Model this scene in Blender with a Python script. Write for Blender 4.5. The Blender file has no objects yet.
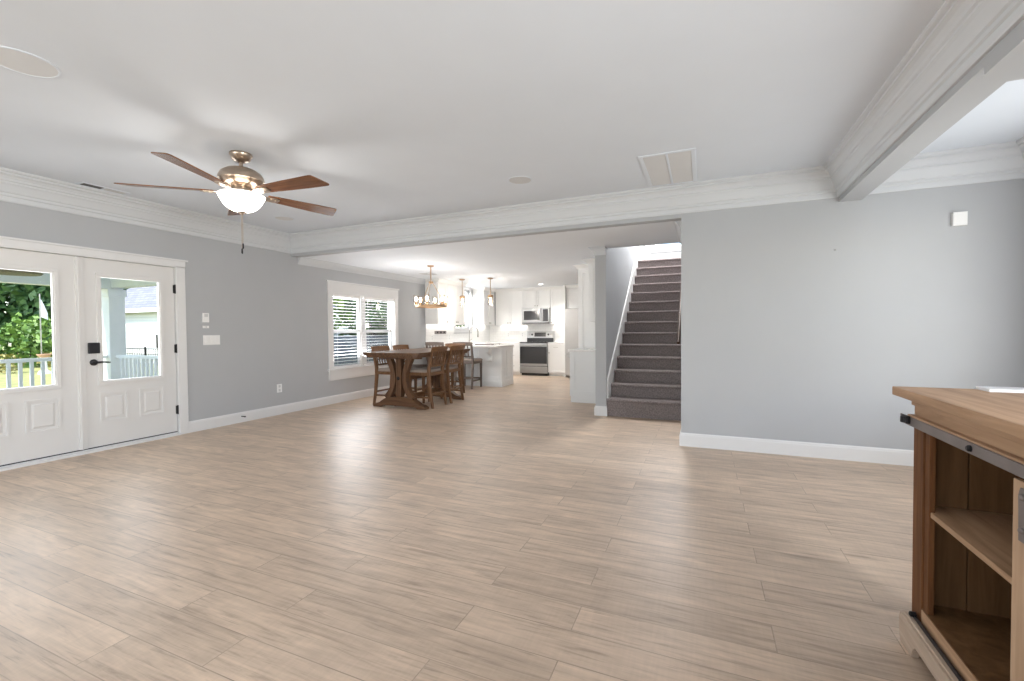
import bpy, bmesh, math, random
from mathutils import Matrix, Vector
random.seed(7)
S = bpy.context.scene
COL = S.collection
PI = math.pi

# ------------------------------------------------------------------ camera
F_PX = 447.39
RIGHT = Vector((0.9196916, 0.39256275, -0.00786411))
UP = Vector((-0.00164363, 0.02387767, 0.99971354))
FWD = Vector((-0.39263807, 0.91941522, -0.02260532))
cam_d = bpy.data.cameras.new('camera')
cam_d.sensor_width = 36.0
cam_d.lens = F_PX / 1024 * 36.0
cam_d.clip_start = 0.02
cam_d.clip_end = 300
cam = bpy.data.objects.new('camera', cam_d)
COL.objects.link(cam)
m = Matrix.Identity(4)
for i in range(3):
    m[i][0] = RIGHT[i]; m[i][1] = UP[i]; m[i][2] = -FWD[i]
m[2][3] = 1.25
cam.matrix_world = m
S.camera = cam

# ------------------------------------------------------------------ world, sun, daylight, exposure
S.view_settings.view_transform = 'Standard'
S.view_settings.look = 'None'
S.view_settings.gamma = 1.0
S.view_settings.use_curve_mapping = False
S.view_settings.exposure = 0.09
S.cycles.use_denoising = True
S.cycles.max_bounces = 10
S.cycles.diffuse_bounces = 6
S.cycles.transparent_max_bounces = 16
S.cycles.sample_clamp_indirect = 6.0

w = bpy.data.worlds.new('sky'); S.world = w
w.use_nodes = True
nt = w.node_tree
sky = nt.nodes.new('ShaderNodeTexSky')
sky.sky_type = 'NISHITA'
sky.sun_disc = False
sky.sun_elevation = math.radians(46)
sky.sun_rotation = math.radians(150)
nt.links.new(sky.outputs[0], nt.nodes['Background'].inputs[0])
nt.nodes['Background'].inputs[1].default_value = 0.5

def light(name, kind, loc, energy, color=(1, 1, 1), size=None, size_y=None, direction=None, radius=None, spot=None, spread=None):
    d = bpy.data.lights.new(name, kind)
    d.energy = energy; d.color = color
    if kind == 'AREA':
        d.shape = 'RECTANGLE'; d.size = size; d.size_y = size_y or size
        if spread: d.spread = spread
    if radius is not None and kind in ('POINT', 'SPOT'): d.shadow_soft_size = radius
    if kind == 'SPOT' and spot: d.spot_size = spot; d.spot_blend = 0.6
    o = bpy.data.objects.new(name, d); COL.objects.link(o)
    o.location = loc
    if direction is not None:
        o.rotation_euler = Vector(direction).to_track_quat('-Z', 'Y').to_euler()
    return o

sun = light('sun', 'SUN', (0, 0, 20), 6.0, (1, 0.96, 0.88), direction=(0.12, 0.70, -0.70))
sun.data.angle = math.radians(0.6)
# fill light added at made-up, unseen windows behind the camera and on the right
DAY = (0.965, 0.97, 0.985)
light('rear_added_fill', 'AREA', (-4.3, -3.36, 1.45), 70, DAY, 1.9, 1.7, (0, 1, 0.3))
light('rear_added_fill', 'AREA', (-1.4, -3.36, 1.45), 40, DAY, 1.9, 1.7, (0, 1, 0.3))
light('right_added_fill', 'AREA', (2.6, 3.7, 1.45), 42, DAY, 1.5, 1.6, (-1, 0.5, 0.35))
light('right_added_fill', 'AREA', (2.6, 0.2, 1.45), 225, DAY, 1.9, 1.6, (-1, -0.36, 0.0))
light('door_daylight', 'AREA', (-6.22, 2.5, 1.3), 26, DAY, 1.5, 1.1, (1, 0, 0))
light('dining_window_daylight', 'AREA', (-6.25, 6.65, 1.25), 165, DAY, 1.5, 1.3, (1, 0, 0.7))
light('kitchen_window_daylight', 'AREA', (-6.2, 10.48, 1.75), 16, DAY, 0.7, 1.0, (1, 0, 0.3))
light('upper_window_daylight', 'AREA', (-0.78, 11.1, 3.7), 70, DAY, 0.8, 1.1, (0, -1, -0.2))

light('upstairs_added_fill', 'AREA', (-0.76, 9.4, 5.0), 180, (1, 0.97, 0.93), 0.5, 0.5, (0, 0, -1))  # unseen lamp added overhead to brighten treads and stairwell walls

# ------------------------------------------------------------------ materials
def mat(name, color, rough=0.5, metal=0.0, noise=0.0, nscale=8.0, bump=0.0, bscale=60.0, spec=0.5, coat=0.0, stretch=None):
    M = bpy.data.materials.new(name); M.use_nodes = True
    n = M.node_tree.nodes; l = M.node_tree.links
    b = n['Principled BSDF']
    b.inputs['Base Color'].default_value = (*color, 1)
    b.inputs['Roughness'].default_value = rough
    b.inputs['Metallic'].default_value = metal
    b.inputs['Specular IOR Level'].default_value = spec
    b.inputs['Coat Weight'].default_value = coat
    tc = n.new('ShaderNodeTexCoord')
    mp = n.new('ShaderNodeMapping')
    if stretch: mp.inputs['Scale'].default_value = stretch
    l.new(tc.outputs['Object'], mp.inputs[0])
    if noise > 0:
        t = n.new('ShaderNodeTexNoise'); t.inputs['Scale'].default_value = nscale; t.inputs['Detail'].default_value = 4
        l.new(mp.outputs[0], t.inputs['Vector'])
        r = n.new('ShaderNodeMapRange')
        r.inputs['From Min'].default_value = 0.3; r.inputs['From Max'].default_value = 0.7
        r.inputs['To Min'].default_value = 1 - noise; r.inputs['To Max'].default_value = 1 + noise
        l.new(t.outputs[0], r.inputs[0])
        mx = n.new('ShaderNodeVectorMath'); mx.operation = 'SCALE'
        mx.inputs[0].default_value = color
        l.new(r.outputs[0], mx.inputs['Scale'])
        l.new(mx.outputs[0], b.inputs['Base Color'])
    if bump > 0:
        t2 = n.new('ShaderNodeTexNoise'); t2.inputs['Scale'].default_value = bscale; t2.inputs['Detail'].default_value = 3
        l.new(mp.outputs[0], t2.inputs['Vector'])
        bp = n.new('ShaderNodeBump'); bp.inputs['Strength'].default_value = bump; bp.inputs['Distance'].default_value = 0.01
        l.new(t2.outputs[0], bp.inputs['Height']); l.new(bp.outputs[0], b.inputs['Normal'])
    return M

def wood(name, dark, light_, axis='x', scale=1.0, rough=0.5, bump=0.12, spec=0.3):
    M = bpy.data.materials.new(name); M.use_nodes = True
    n = M.node_tree.nodes; l = M.node_tree.links
    b = n['Principled BSDF']; b.inputs['Roughness'].default_value = rough; b.inputs['Specular IOR Level'].default_value = spec
    tc = n.new('ShaderNodeTexCoord'); mp = n.new('ShaderNodeMapping')
    s = {'x': (1.2, 16, 16), 'y': (16, 1.2, 16), 'z': (16, 16, 1.2)}[axis]
    mp.inputs['Scale'].default_value = tuple(k * scale for k in s)
    l.new(tc.outputs['Object'], mp.inputs[0])
    t = n.new('ShaderNodeTexNoise'); t.inputs['Scale'].default_value = 1.6; t.inputs['Detail'].default_value = 6
    t.inputs['Roughness'].default_value = 0.62; t.inputs['Distortion'].default_value = 0.6
    l.new(mp.outputs[0], t.inputs['Vector'])
    cr = n.new('ShaderNodeValToRGB')
    cr.color_ramp.elements[0].position = 0.32; cr.color_ramp.elements[0].color = (*dark, 1)
    cr.color_ramp.elements[1].position = 0.68; cr.color_ramp.elements[1].color = (*light_, 1)
    l.new(t.outputs[0], cr.inputs[0]); l.new(cr.outputs[0], b.inputs['Base Color'])
    bp = n.new('ShaderNodeBump'); bp.inputs['Strength'].default_value = bump; bp.inputs['Distance'].default_value = 0.004
    l.new(t.outputs[0], bp.inputs['Height']); l.new(bp.outputs[0], b.inputs['Normal'])
    return M

def emit(name, color, strength):
    M = bpy.data.materials.new(name); M.use_nodes = True
    b = M.node_tree.nodes['Principled BSDF']
    b.inputs['Base Color'].default_value = (*color, 1)
    b.inputs['Emission Color'].default_value = (*color, 1)
    b.inputs['Emission Strength'].default_value = strength
    return M

def glass(name, tint=(1, 1, 1), gloss=0.08, rough=0.02):
    M = bpy.data.materials.new(name); M.use_nodes = True
    n = M.node_tree.nodes; l = M.node_tree.links
    n.remove(n['Principled BSDF'])
    tr = n.new('ShaderNodeBsdfTransparent'); tr.inputs[0].default_value = (*tint, 1)
    gl = n.new('ShaderNodeBsdfGlossy'); gl.inputs['Roughness'].default_value = rough
    fr = n.new('ShaderNodeLayerWeight'); fr.inputs[0].default_value = 0.25
    mu = n.new('ShaderNodeMath'); mu.operation = 'MULTIPLY'; mu.inputs[1].default_value = gloss * 5
    l.new(fr.outputs['Fresnel'], mu.inputs[0])
    mx = n.new('ShaderNodeMixShader')
    l.new(mu.outputs[0], mx.inputs[0]); l.new(tr.outputs[0], mx.inputs[1]); l.new(gl.outputs[0], mx.inputs[2])
    l.new(mx.outputs[0], n['Material Output'].inputs[0])
    return M

def floor_material():
    M = bpy.data.materials.new('plank_floor'); M.use_nodes = True
    n = M.node_tree.nodes; l = M.node_tree.links
    b = n['Principled BSDF']
    tc = n.new('ShaderNodeTexCoord')
    br = n.new('ShaderNodeTexBrick')
    br.offset = 0.37; br.offset_frequency = 2; br.squash = 1.0
    br.inputs['Scale'].default_value = 1.0
    br.inputs['Brick Width'].default_value = 1.22
    br.inputs['Row Height'].default_value = 0.18
    br.inputs['Mortar Size'].default_value = 0.0022
    br.inputs['Mortar Smooth'].default_value = 0.1
    br.inputs['Bias'].default_value = 0.0
    br.inputs['Color1'].default_value = (0, 0, 0, 1)
    br.inputs['Color2'].default_value = (1, 1, 1, 1)
    br.inputs['Mortar'].default_value = (0.5, 0.5, 0.5, 1)
    l.new(tc.outputs['Object'], br.inputs['Vector'])
    # each plank its own piece of grain: shift the grain by the plank's random value
    sc = n.new('ShaderNodeVectorMath'); sc.operation = 'MULTIPLY_ADD'
    sc.inputs[1].default_value = (17.0, 9.0, 31.0)
    l.new(br.outputs['Color'], sc.inputs[0]); l.new(tc.outputs['Object'], sc.inputs[2])
    mp = n.new('ShaderNodeMapping'); mp.inputs['Scale'].default_value = (1.5, 20, 1)
    l.new(sc.outputs[0], mp.inputs[0])
    g = n.new('ShaderNodeTexNoise'); g.inputs['Scale'].default_value = 1.7; g.inputs['Detail'].default_value = 8
    g.inputs['Roughness'].default_value = 0.62; g.inputs['Distortion'].default_value = 0.5
    l.new(mp.outputs[0], g.inputs['Vector'])
    # soft blotches and knots
    mp2 = n.new('ShaderNodeMapping'); mp2.inputs['Scale'].default_value = (1.6, 4.5, 1)
    l.new(sc.outputs[0], mp2.inputs[0])
    k = n.new('ShaderNodeTexNoise'); k.inputs['Scale'].default_value = 1.5; k.inputs['Detail'].default_value = 3
    k.inputs['Distortion'].default_value = 1.2
    l.new(mp2.outputs[0], k.inputs['Vector'])
    # saw marks across the planks
    mp3 = n.new('ShaderNodeMapping'); mp3.inputs['Scale'].default_value = (70, 6, 1)
    l.new(sc.outputs[0], mp3.inputs[0])
    sm = n.new('ShaderNodeTexNoise'); sm.inputs['Scale'].default_value = 1.0; sm.inputs['Detail'].default_value = 2
    l.new(mp3.outputs[0], sm.inputs['Vector'])
    cr = n.new('ShaderNodeValToRGB')
    e = cr.color_ramp.elements
    e[0].position = 0.28; e[0].color = (0.355, 0.268, 0.197, 1)
    e[1].position = 0.62; e[1].color = (0.630, 0.490, 0.372, 1)
    x = e.new(0.44); x.color = (0.540, 0.416, 0.314, 1)
    l.new(g.outputs[0], cr.inputs[0])
    def scaled(col_out, fac_out, lo, hi, fmin=0.3, fmax=0.7):
        r = n.new('ShaderNodeMapRange')
        r.inputs['From Min'].default_value = fmin; r.inputs['From Max'].default_value = fmax
        r.inputs['To Min'].default_value = lo; r.inputs['To Max'].default_value = hi
        l.new(fac_out, r.inputs[0])
        v = n.new('ShaderNodeVectorMath'); v.operation = 'SCALE'
        l.new(col_out, v.inputs[0]); l.new(r.outputs[0], v.inputs['Scale'])
        return v.outputs[0]
    c = scaled(cr.outputs[0], k.outputs[0], 0.84, 1.08)
    # thin dark cracks along the grain
    mp4 = n.new('ShaderNodeMapping'); mp4.inputs['Scale'].default_value = (2.2, 42, 1)
    l.new(sc.outputs[0], mp4.inputs[0])
    ck = n.new('ShaderNodeTexNoise'); ck.inputs['Scale'].default_value = 1.0; ck.inputs['Detail'].default_value = 5
    ck.inputs['Distortion'].default_value = 1.6
    l.new(mp4.outputs[0], ck.inputs['Vector'])
    c = scaled(c, ck.outputs[0], 0.70, 1.0, 0.27, 0.40)
    c = scaled(c, sm.outputs[0], 0.97, 1.03)
    c = scaled(c, br.outputs['Color'], 0.91, 1.06, 0.0, 1.0)
    c = scaled(c, br.outputs['Fac'], 1.0, 0.66, 0.0, 1.0)
    l.new(c, b.inputs['Base Color'])
    rr = n.new('ShaderNodeMapRange'); rr.inputs['To Min'].default_value = 0.34; rr.inputs['To Max'].default_value = 0.48
    l.new(g.outputs[0], rr.inputs[0]); l.new(rr.outputs[0], b.inputs['Roughness'])
    b.inputs['Specular IOR Level'].default_value = 0.5
    bp = n.new('ShaderNodeBump'); bp.inputs['Strength'].default_value = 0.10; bp.inputs['Distance'].default_value = 0.003
    l.new(g.outputs[0], bp.inputs['Height']); l.new(bp.outputs[0], b.inputs['Normal'])
    return M

def brick_material(name, c1, c2, mortar, bw, rh, ms, axes, rough=0.3):
    M = bpy.data.materials.new(name); M.use_nodes = True
    n = M.node_tree.nodes; l = M.node_tree.links
    b = n['Principled BSDF']; b.inputs['Roughness'].default_value = rough
    tc = n.new('ShaderNodeTexCoord')
    sp = n.new('ShaderNodeSeparateXYZ'); cb = n.new('ShaderNodeCombineXYZ')
    l.new(tc.outputs['Object'], sp.inputs[0])
    l.new(sp.outputs[axes[0]], cb.inputs[0]); l.new(sp.outputs[axes[1]], cb.inputs[1])
    br = n.new('ShaderNodeTexBrick'); br.inputs['Scale'].default_value = 1.0
    br.inputs['Brick Width'].default_value = bw; br.inputs['Row Height'].default_value = rh
    br.inputs['Mortar Size'].default_value = ms
    br.inputs['Color1'].default_value = (*c1, 1); br.inputs['Color2'].default_value = (*c2, 1); br.inputs['Mortar'].default_value = (*mortar, 1)
    l.new(cb.outputs[0], br.inputs['Vector']); l.new(br.outputs['Color'], b.inputs['Base Color'])
    return M

def leaf_material(name, a, b_):
    M = bpy.data.materials.new(name); M.use_nodes = True
    n = M.node_tree.nodes; l = M.node_tree.links
    b = n['Principled BSDF']; b.inputs['Roughness'].default_value = 0.55
    tc = n.new('ShaderNodeTexCoord'); t = n.new('ShaderNodeTexNoise'); t.inputs['Scale'].default_value = 2.2; t.inputs['Detail'].default_value = 5
    l.new(tc.outputs['Object'], t.inputs['Vector'])
    cr = n.new('ShaderNodeValToRGB')
    cr.color_ramp.elements[0].position = 0.35; cr.color_ramp.elements[0].color = (*a, 1)
    cr.color_ramp.elements[1].position = 0.65; cr.color_ramp.elements[1].color = (*b_, 1)
    l.new(t.outputs[0], cr.inputs[0]); l.new(cr.outputs[0], b.inputs['Base Color'])
    return M

WALL = mat('grey_wall_paint', (0.432, 0.445, 0.462), 0.7, noise=0.012, nscale=3, bump=0.03, bscale=180)
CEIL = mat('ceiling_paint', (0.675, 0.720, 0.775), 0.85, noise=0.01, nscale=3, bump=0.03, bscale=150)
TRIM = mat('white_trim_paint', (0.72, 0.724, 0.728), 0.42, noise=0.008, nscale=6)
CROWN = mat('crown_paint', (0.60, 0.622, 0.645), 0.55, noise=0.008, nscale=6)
DOORM = mat('white_door_paint', (0.70, 0.695, 0.688), 0.4, noise=0.008, nscale=6)
FLOOR = floor_material()
CAB = mat('white_cabinet_paint', (0.86, 0.86, 0.85), 0.35, noise=0.006, nscale=6)
ISL = mat('pale_grey_island_paint', (0.80, 0.815, 0.82), 0.4, noise=0.006, nscale=6)
QUARTZ = mat('white_quartz', (0.82, 0.81, 0.80), 0.18, noise=0.05, nscale=14)
TILE_L = brick_material('subway_tile_left', (0.82, 0.82, 0.81), (0.78, 0.78, 0.775), (0.70, 0.70, 0.69), 0.15, 0.075, 0.003, ('Y', 'Z'))
TILE_B = brick_material('subway_tile_back', (0.82, 0.82, 0.81), (0.78, 0.78, 0.775), (0.70, 0.70, 0.69), 0.15, 0.075, 0.003, ('X', 'Z'))
BLACK = mat('matte_black_metal', (0.018, 0.018, 0.02), 0.45, 0.6, noise=0.1)
BRONZE = mat('dark_bronze', (0.035, 0.035, 0.04), 0.4, 0.7, noise=0.1)
HARD = mat('satin_nickel', (0.42, 0.40, 0.37), 0.3, 1.0, noise=0.05)
NICKEL = mat('warm_brushed_nickel', (0.50, 0.41, 0.33), 0.28, 1.0, noise=0.06, stretch=(1, 1, 20))
BRASS = mat('weathered_brass', (0.42, 0.28, 0.17), 0.4, 0.85, noise=0.1)
STEEL = mat('brushed_stainless', (0.44, 0.44, 0.445), 0.36, 1.0, noise=0.05, nscale=6, stretch=(1, 1, 30))
DGLASS = mat('dark_oven_glass', (0.03, 0.03, 0.032), 0.12, noise=0.05)
FRIDGE = mat('pale_steel_panel', (0.52, 0.51, 0.50), 0.4, 0.35, noise=0.02)
PLASTIC = mat('white_plastic', (0.84, 0.84, 0.835), 0.35, noise=0.006)
CEIL_D = mat('brightened_ceiling_paint', (0.80, 0.83, 0.865), 0.85, noise=0.01, nscale=3, bump=0.03, bscale=150)  # ceiling colour lightened to stand in for light missing over dining and kitchen
GRILLE = mat('white_grille', (0.60, 0.605, 0.61), 0.6, noise=0.01)
SHADOWGAP = mat('dark_slot', (0.10, 0.10, 0.10), 0.8, noise=0.05)
CARPET = mat('taupe_carpet', (0.255, 0.220, 0.216), 0.95, noise=0.28, nscale=55, bump=0.9, bscale=140, spec=0.1)
GLASS = glass('window_glass', (1, 1, 1), 0.025)
SEED = glass('seeded_glass', (1, 0.97, 0.93), 0.16, 0.05)
SCREEN = glass('insect_screen', (0.62, 0.64, 0.66), 0.0)
TBL = {a: wood('table_wood_' + a, (0.066, 0.032, 0.016), (0.170, 0.087, 0.045), a, 1.0, 0.38) for a in 'xyz'}
CHR = {a: wood('chair_wood_' + a, (0.100, 0.046, 0.020), (0.230, 0.118, 0.056), a, 1.2, 0.42) for a in 'xyz'}
STL = {a: wood('grey_stool_wood_' + a, (0.105, 0.080, 0.066), (0.210, 0.165, 0.138), a, 1.2, 0.5) for a in 'xyz'}
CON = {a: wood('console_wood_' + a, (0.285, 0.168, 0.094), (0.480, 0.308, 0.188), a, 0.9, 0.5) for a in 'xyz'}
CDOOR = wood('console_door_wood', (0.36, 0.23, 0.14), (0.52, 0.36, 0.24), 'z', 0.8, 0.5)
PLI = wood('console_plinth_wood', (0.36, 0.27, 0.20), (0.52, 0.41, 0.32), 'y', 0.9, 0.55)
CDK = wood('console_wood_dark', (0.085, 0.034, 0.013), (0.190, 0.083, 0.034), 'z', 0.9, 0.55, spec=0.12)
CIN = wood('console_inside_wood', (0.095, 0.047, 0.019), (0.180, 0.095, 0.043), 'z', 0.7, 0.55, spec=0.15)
FAN_W = wood('fan_blade_wood', (0.095, 0.038, 0.016), (0.230, 0.098, 0.042), 'x', 1.5, 0.25)
RAILW = wood('handrail_wood', (0.045, 0.024, 0.015), (0.090, 0.046, 0.028), 'y', 1.0, 0.4)
SEATF = mat('taupe_seat_fabric', (0.330, 0.275, 0.240), 0.75, noise=0.08, nscale=90)
RAILM = mat('dark_rail_steel', (0.20, 0.175, 0.17), 0.5, 0.5, noise=0.12)
PORCH = mat('porch_white', (0.86, 0.87, 0.87), 0.55, noise=0.02)
PORCHC = brick_material('porch_ceiling_boards', (0.76, 0.90, 0.90), (0.72, 0.88, 0.88), (0.42, 0.58, 0.60), 40.0, 0.12, 0.006, ('X', 'Y'), 0.6)
PORCHF = mat('porch_concrete', (0.55, 0.53, 0.50), 0.8, noise=0.08)
LAWN = mat('lawn_grass', (0.36, 0.36, 0.13), 0.9, noise=0.25, nscale=3, bump=0.5, bscale=40)
SIDING = brick_material('neighbour_siding', (0.74, 0.78, 0.78), (0.72, 0.76, 0.77), (0.55, 0.60, 0.62), 60.0, 0.16, 0.012, ('X', 'Z'), 0.6)
SHINGLE = brick_material('neighbour_shingles', (0.20, 0.21, 0.25), (0.26, 0.27, 0.31), (0.13, 0.14, 0.17), 0.4, 0.16, 0.012, ('X', 'Y'), 0.9)
LEAF1 = leaf_material('dark_leaves', (0.025, 0.075, 0.022), (0.100, 0.200, 0.055))
LEAF2 = leaf_material('bright_leaves', (0.065, 0.160, 0.030), (0.210, 0.340, 0.070))
LEAF3 = leaf_material('yellow_leaves', (0.150, 0.170, 0.035), (0.330, 0.270, 0.080))
BARK = mat('bark', (0.10, 0.075, 0.055), 0.9, noise=0.3, nscale=12)
CLAY = mat('terracotta', (0.50, 0.30, 0.20), 0.8, noise=0.1)
CLOTH = mat('white_cloth', (0.85, 0.84, 0.84), 0.8, noise=0.02)
PAPER = mat('white_paper', (0.80, 0.82, 0.85), 0.5, noise=0.02)
WICKER = mat('wicker', (0.23, 0.20, 0.12), 0.8, noise=0.3, nscale=40)
BOWL = emit('lit_fan_bowl', (1.0, 0.95, 0.88), 6.0)
_n = BOWL.node_tree.nodes; _l = BOWL.node_tree.links
_t = _n.new('ShaderNodeBsdfTransparent'); _m = _n.new('ShaderNodeMixShader'); _m.inputs[0].default_value = 0.5
_l.new(_n['Principled BSDF'].outputs[0], _m.inputs[1]); _l.new(_t.outputs[0], _m.inputs[2]); _l.new(_m.outputs[0], _n['Material Output'].inputs[0])
BULB = emit('warm_bulb', (1.0, 0.84, 0.66), 9.0)
CAN = emit('recessed_lamp_glow', (1.0, 0.97, 0.92), 9.0)
STRIP = emit('under_cabinet_strip', (1.0, 0.97, 0.92), 2.5)

# ------------------------------------------------------------------ mesh helpers
class MB:
    """collects vertices and faces of one mesh; M maps what is added"""
    def __init__(s, M=None):
        s.v = []; s.f = []; s.M = M
    def add(s, vs, fs):
        o = len(s.v)
        s.v += [tuple((s.M @ Vector(p)) if s.M else p) for p in vs]
        s.f += [tuple(i + o for i in f) for f in fs]
        return s
    def box(s, x0, x1, y0, y1, z0, z1):
        vs = [(x, y, z) for z in (z0, z1) for y in (y0, y1) for x in (x0, x1)]
        return s.add(vs, [(0, 1, 3, 2), (4, 6, 7, 5), (0, 4, 5, 1), (2, 3, 7, 6), (0, 2, 6, 4), (1, 5, 7, 3)])
    def loft(s, rings, close=True, caps=True):
        n = len(rings[0]); vs = [p for r in rings for p in r]; fs = []
        for i in range(len(rings) - 1):
            for j in range(n if close else n - 1):
                k = (j + 1) % n
                fs.append((i * n + j, i * n + k, (i + 1) * n + k, (i + 1) * n + j))
        if caps:
            fs.append(tuple(reversed(range(n)))); fs.append(tuple((len(rings) - 1) * n + j for j in range(n)))
        return s.add(vs, fs)
    def prism(s, poly, a0, a1, axis='z'):
        def P(u, v, a):
            return {'z': (u, v, a), 'y': (u, a, v), 'x': (a, u, v)}[axis]
        return s.loft([[P(u, v, a0) for u, v in poly], [P(u, v, a1) for u, v in poly]])
    def lathe(s, prof, c=(0, 0, 0), n=24, caps=True):
        rings = [[(c[0] + r * math.cos(2 * PI * j / n), c[1] + r * math.sin(2 * PI * j / n), c[2] + z) for j in range(n)] for r, z in prof]
        return s.loft(rings, True, caps)
    def tube(s, pts, r, n=8, caps=True):
        pts = [Vector(p) for p in pts]; rings = []
        rs = r if isinstance(r, (list, tuple)) else [r] * len(pts)
        for i, p in enumerate(pts):
            t = (pts[min(i + 1, len(pts) - 1)] - pts[max(i - 1, 0)]).normalized()
            a = t.cross(Vector((0, 0, 1)) if abs(t.z) < 0.95 else Vector((1, 0, 0))).normalized(); b = t.cross(a)
            rings.append([tuple(p + (a * math.cos(2 * PI * j / n) + b * math.sin(2 * PI * j / n)) * rs[i]) for j in range(n)])
        return s.loft(rings, True, caps)
    def bar(s, pts, sizes):
        """rectangular section along a mostly vertical or level path; sizes (x, y) or for level paths (side, z)"""
        pts = [Vector(p) for p in pts]; rings = []
        if not isinstance(sizes[0], (list, tuple)): sizes = [sizes] * len(pts)
        d = pts[-1] - pts[0]
        if abs(d.z) > 0.7 * d.length: a, b = Vector((1, 0, 0)), Vector((0, 1, 0))
        else:
            a = Vector((-d.y, d.x, 0)).normalized(); b = Vector((0, 0, 1))
        for p, (u, v) in zip(pts, sizes):
            rings.append([tuple(p + a * u / 2 * i + b * v / 2 * j) for i, j in ((-1, -1), (1, -1), (1, 1), (-1, 1))])
        return s.loft(rings)
    def band(s, path, width, d0, d1, axis='y'):
        """a flat strip of the given width following a 2D path, given thickness along axis"""
        P = [Vector((a, b)) for a, b in path]; L = []; R = []
        ws = width if isinstance(width, (list, tuple)) else [width] * len(P)
        for i, p in enumerate(P):
            t = (P[min(i + 1, len(P) - 1)] - P[max(i - 1, 0)]).normalized(); nn = Vector((-t.y, t.x))
            L.append(p + nn * ws[i] / 2); R.append(p - nn * ws[i] / 2)
        def Q(p, a): return {'y': (p.x, a, p.y), 'x': (a, p.x, p.y), 'z': (p.x, p.y, a)}[axis]
        return s.loft([[Q(L[i], d0), Q(R[i], d0), Q(R[i], d1), Q(L[i], d1)] for i in range(len(P))])

def wloc(o):
    v = Vector((0, 0, 0))
    while o: v += o.location; o = o.parent
    return v

def obj(name, mb, material, parent=None, bevel=0.0, smooth=False, local=False):
    """one mesh object; mb is in scene coordinates unless local"""
    off = wloc(parent) if parent else Vector((0, 0, 0))
    V = [Vector(p) for p in mb.v]
    lo = Vector([min(p[i] for p in V) for i in range(3)]); hi = Vector([max(p[i] for p in V) for i in range(3)])
    base = Vector((0, 0, 0)) if local else Vector(((lo.x + hi.x) / 2, (lo.y + hi.y) / 2, lo.z))
    me = bpy.data.meshes.new(name)
    me.from_pydata([tuple(p - base) for p in V], [], mb.f)
    bm = bmesh.new(); bm.from_mesh(me)
    bmesh.ops.recalc_face_normals(bm, faces=bm.faces); bm.to_mesh(me); bm.free()
    if smooth:
        for p in me.polygons: p.use_smooth = True
    me.materials.append(material)
    o = bpy.data.objects.new(name, me); COL.objects.link(o)
    o.location = base if local else base - off
    if local and parent is None: o.location = (0, 0, 0)
    o.parent = parent
    if smooth:
        mo = o.modifiers.new('edges', 'EDGE_SPLIT'); mo.split_angle = math.radians(40)
    if bevel:
        b = o.modifiers.new('bevel', 'BEVEL'); b.width = bevel; b.segments = 2; b.limit_method = 'ANGLE'
    return o

def tag(o, label, cat, group=None, kind=None):
    o['label'] = label; o['category'] = cat
    if group: o['group'] = group
    if kind: o['kind'] = kind
    return o

def thing(name, label, cat, loc=(0, 0, 0), group=None, kind=None):
    o = bpy.data.objects.new(name, None); COL.objects.link(o); o.location = loc
    o.empty_display_size = 0.1
    return tag(o, label, cat, group, kind)

def struct(name, mb, material, label, cat, bevel=0.0, smooth=False):
    return tag(obj(name, mb, material, None, bevel, smooth), label, cat, None, 'structure')

KIDS = {}
def copy_tree(o, parent=None):
    c = o.copy(); COL.objects.link(c); c.parent = parent
    for ch in [x for x in list(bpy.data.objects) if x.parent == o]: copy_tree(ch, c)
    return c
def dup(root, loc, rotz, label):
    c = copy_tree(root); c.location = loc; c.rotation_euler = (0, 0, rotz); c['label'] = label
    return c

XL = -5.916          # left wall
YB = 5.10            # living room's far wall
XE = -0.215          # free end of that wall
ZC = 2.743           # living room ceiling
ZD = 2.44            # dining and kitchen ceiling
YK = 12.15           # kitchen's far wall
XR = 2.47

def wall_y(x0, x1, y0, y1, z0, z1, holes):
    """wall parallel to y with rectangular holes (ya, yb, za, zb), sorted by y"""
    mb = MB(); y = y0
    for a, b, c, d in holes:
        mb.box(x0, x1, y, a, z0, z1)
        if c > z0: mb.box(x0, x1, a, b, z0, c)
        if d < z1: mb.box(x0, x1, a, b, d, z1)
        y = b
    mb.box(x0, x1, y, y1, z0, z1)
    return mb
def wall_x(y0, y1, x0, x1, z0, z1, holes):
    mb = MB(); x = x0
    for a, b, c, d in holes:
        mb.box(x, a, y0, y1, z0, z1)
        if c > z0: mb.box(a, b, y0, y1, z0, c)
        if d < z1: mb.box(a, b, y0, y1, d, z1)
        x = b
    mb.box(x, x1, y0, y1, z0, z1)
    return mb

# ------------------------------------------------------------------ room shell
fl = MB().box(XL, XR, -3.2, YK, -0.1, 0.0)
fo = struct('floor', fl, FLOOR, 'greige wood plank floor running through living, dining and kitchen', 'floor')
DOOR_Y0, DOOR_YM, DOOR_Y1 = 1.60, 2.525, 3.414
WIN = (5.925, 7.62, 0.60, 1.925)
KW = (10.12, 10.90, 1.30, 2.36)
struct('wall_left', wall_y(XL - 0.16, XL, -3.2, YK, -0.1, ZC + 0.1,
       [(DOOR_Y0 - 0.02, DOOR_Y1 + 0.02, -0.1, 2.06), WIN, KW]), WALL, 'grey painted wall on the left with doors and windows', 'wall')
struct('wall_rear', wall_x(-3.36, -3.2, XL, XR, -0.1, ZC + 0.1, [(-5.3, -3.3, 0.55, 2.3), (-2.4, -0.4, 0.55, 2.3)]), WALL,
       'grey painted wall behind the viewer', 'wall')
struct('wall_right', wall_y(XR, XR + 0.14, -3.2, YB + 0.12, -0.1, ZC + 0.1, [(-0.8, 1.2, 0.6, 2.25), (2.95, 4.45, 0.6, 2.25)]), WALL,
       'grey painted wall at the right end of the room', 'wall')
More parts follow.
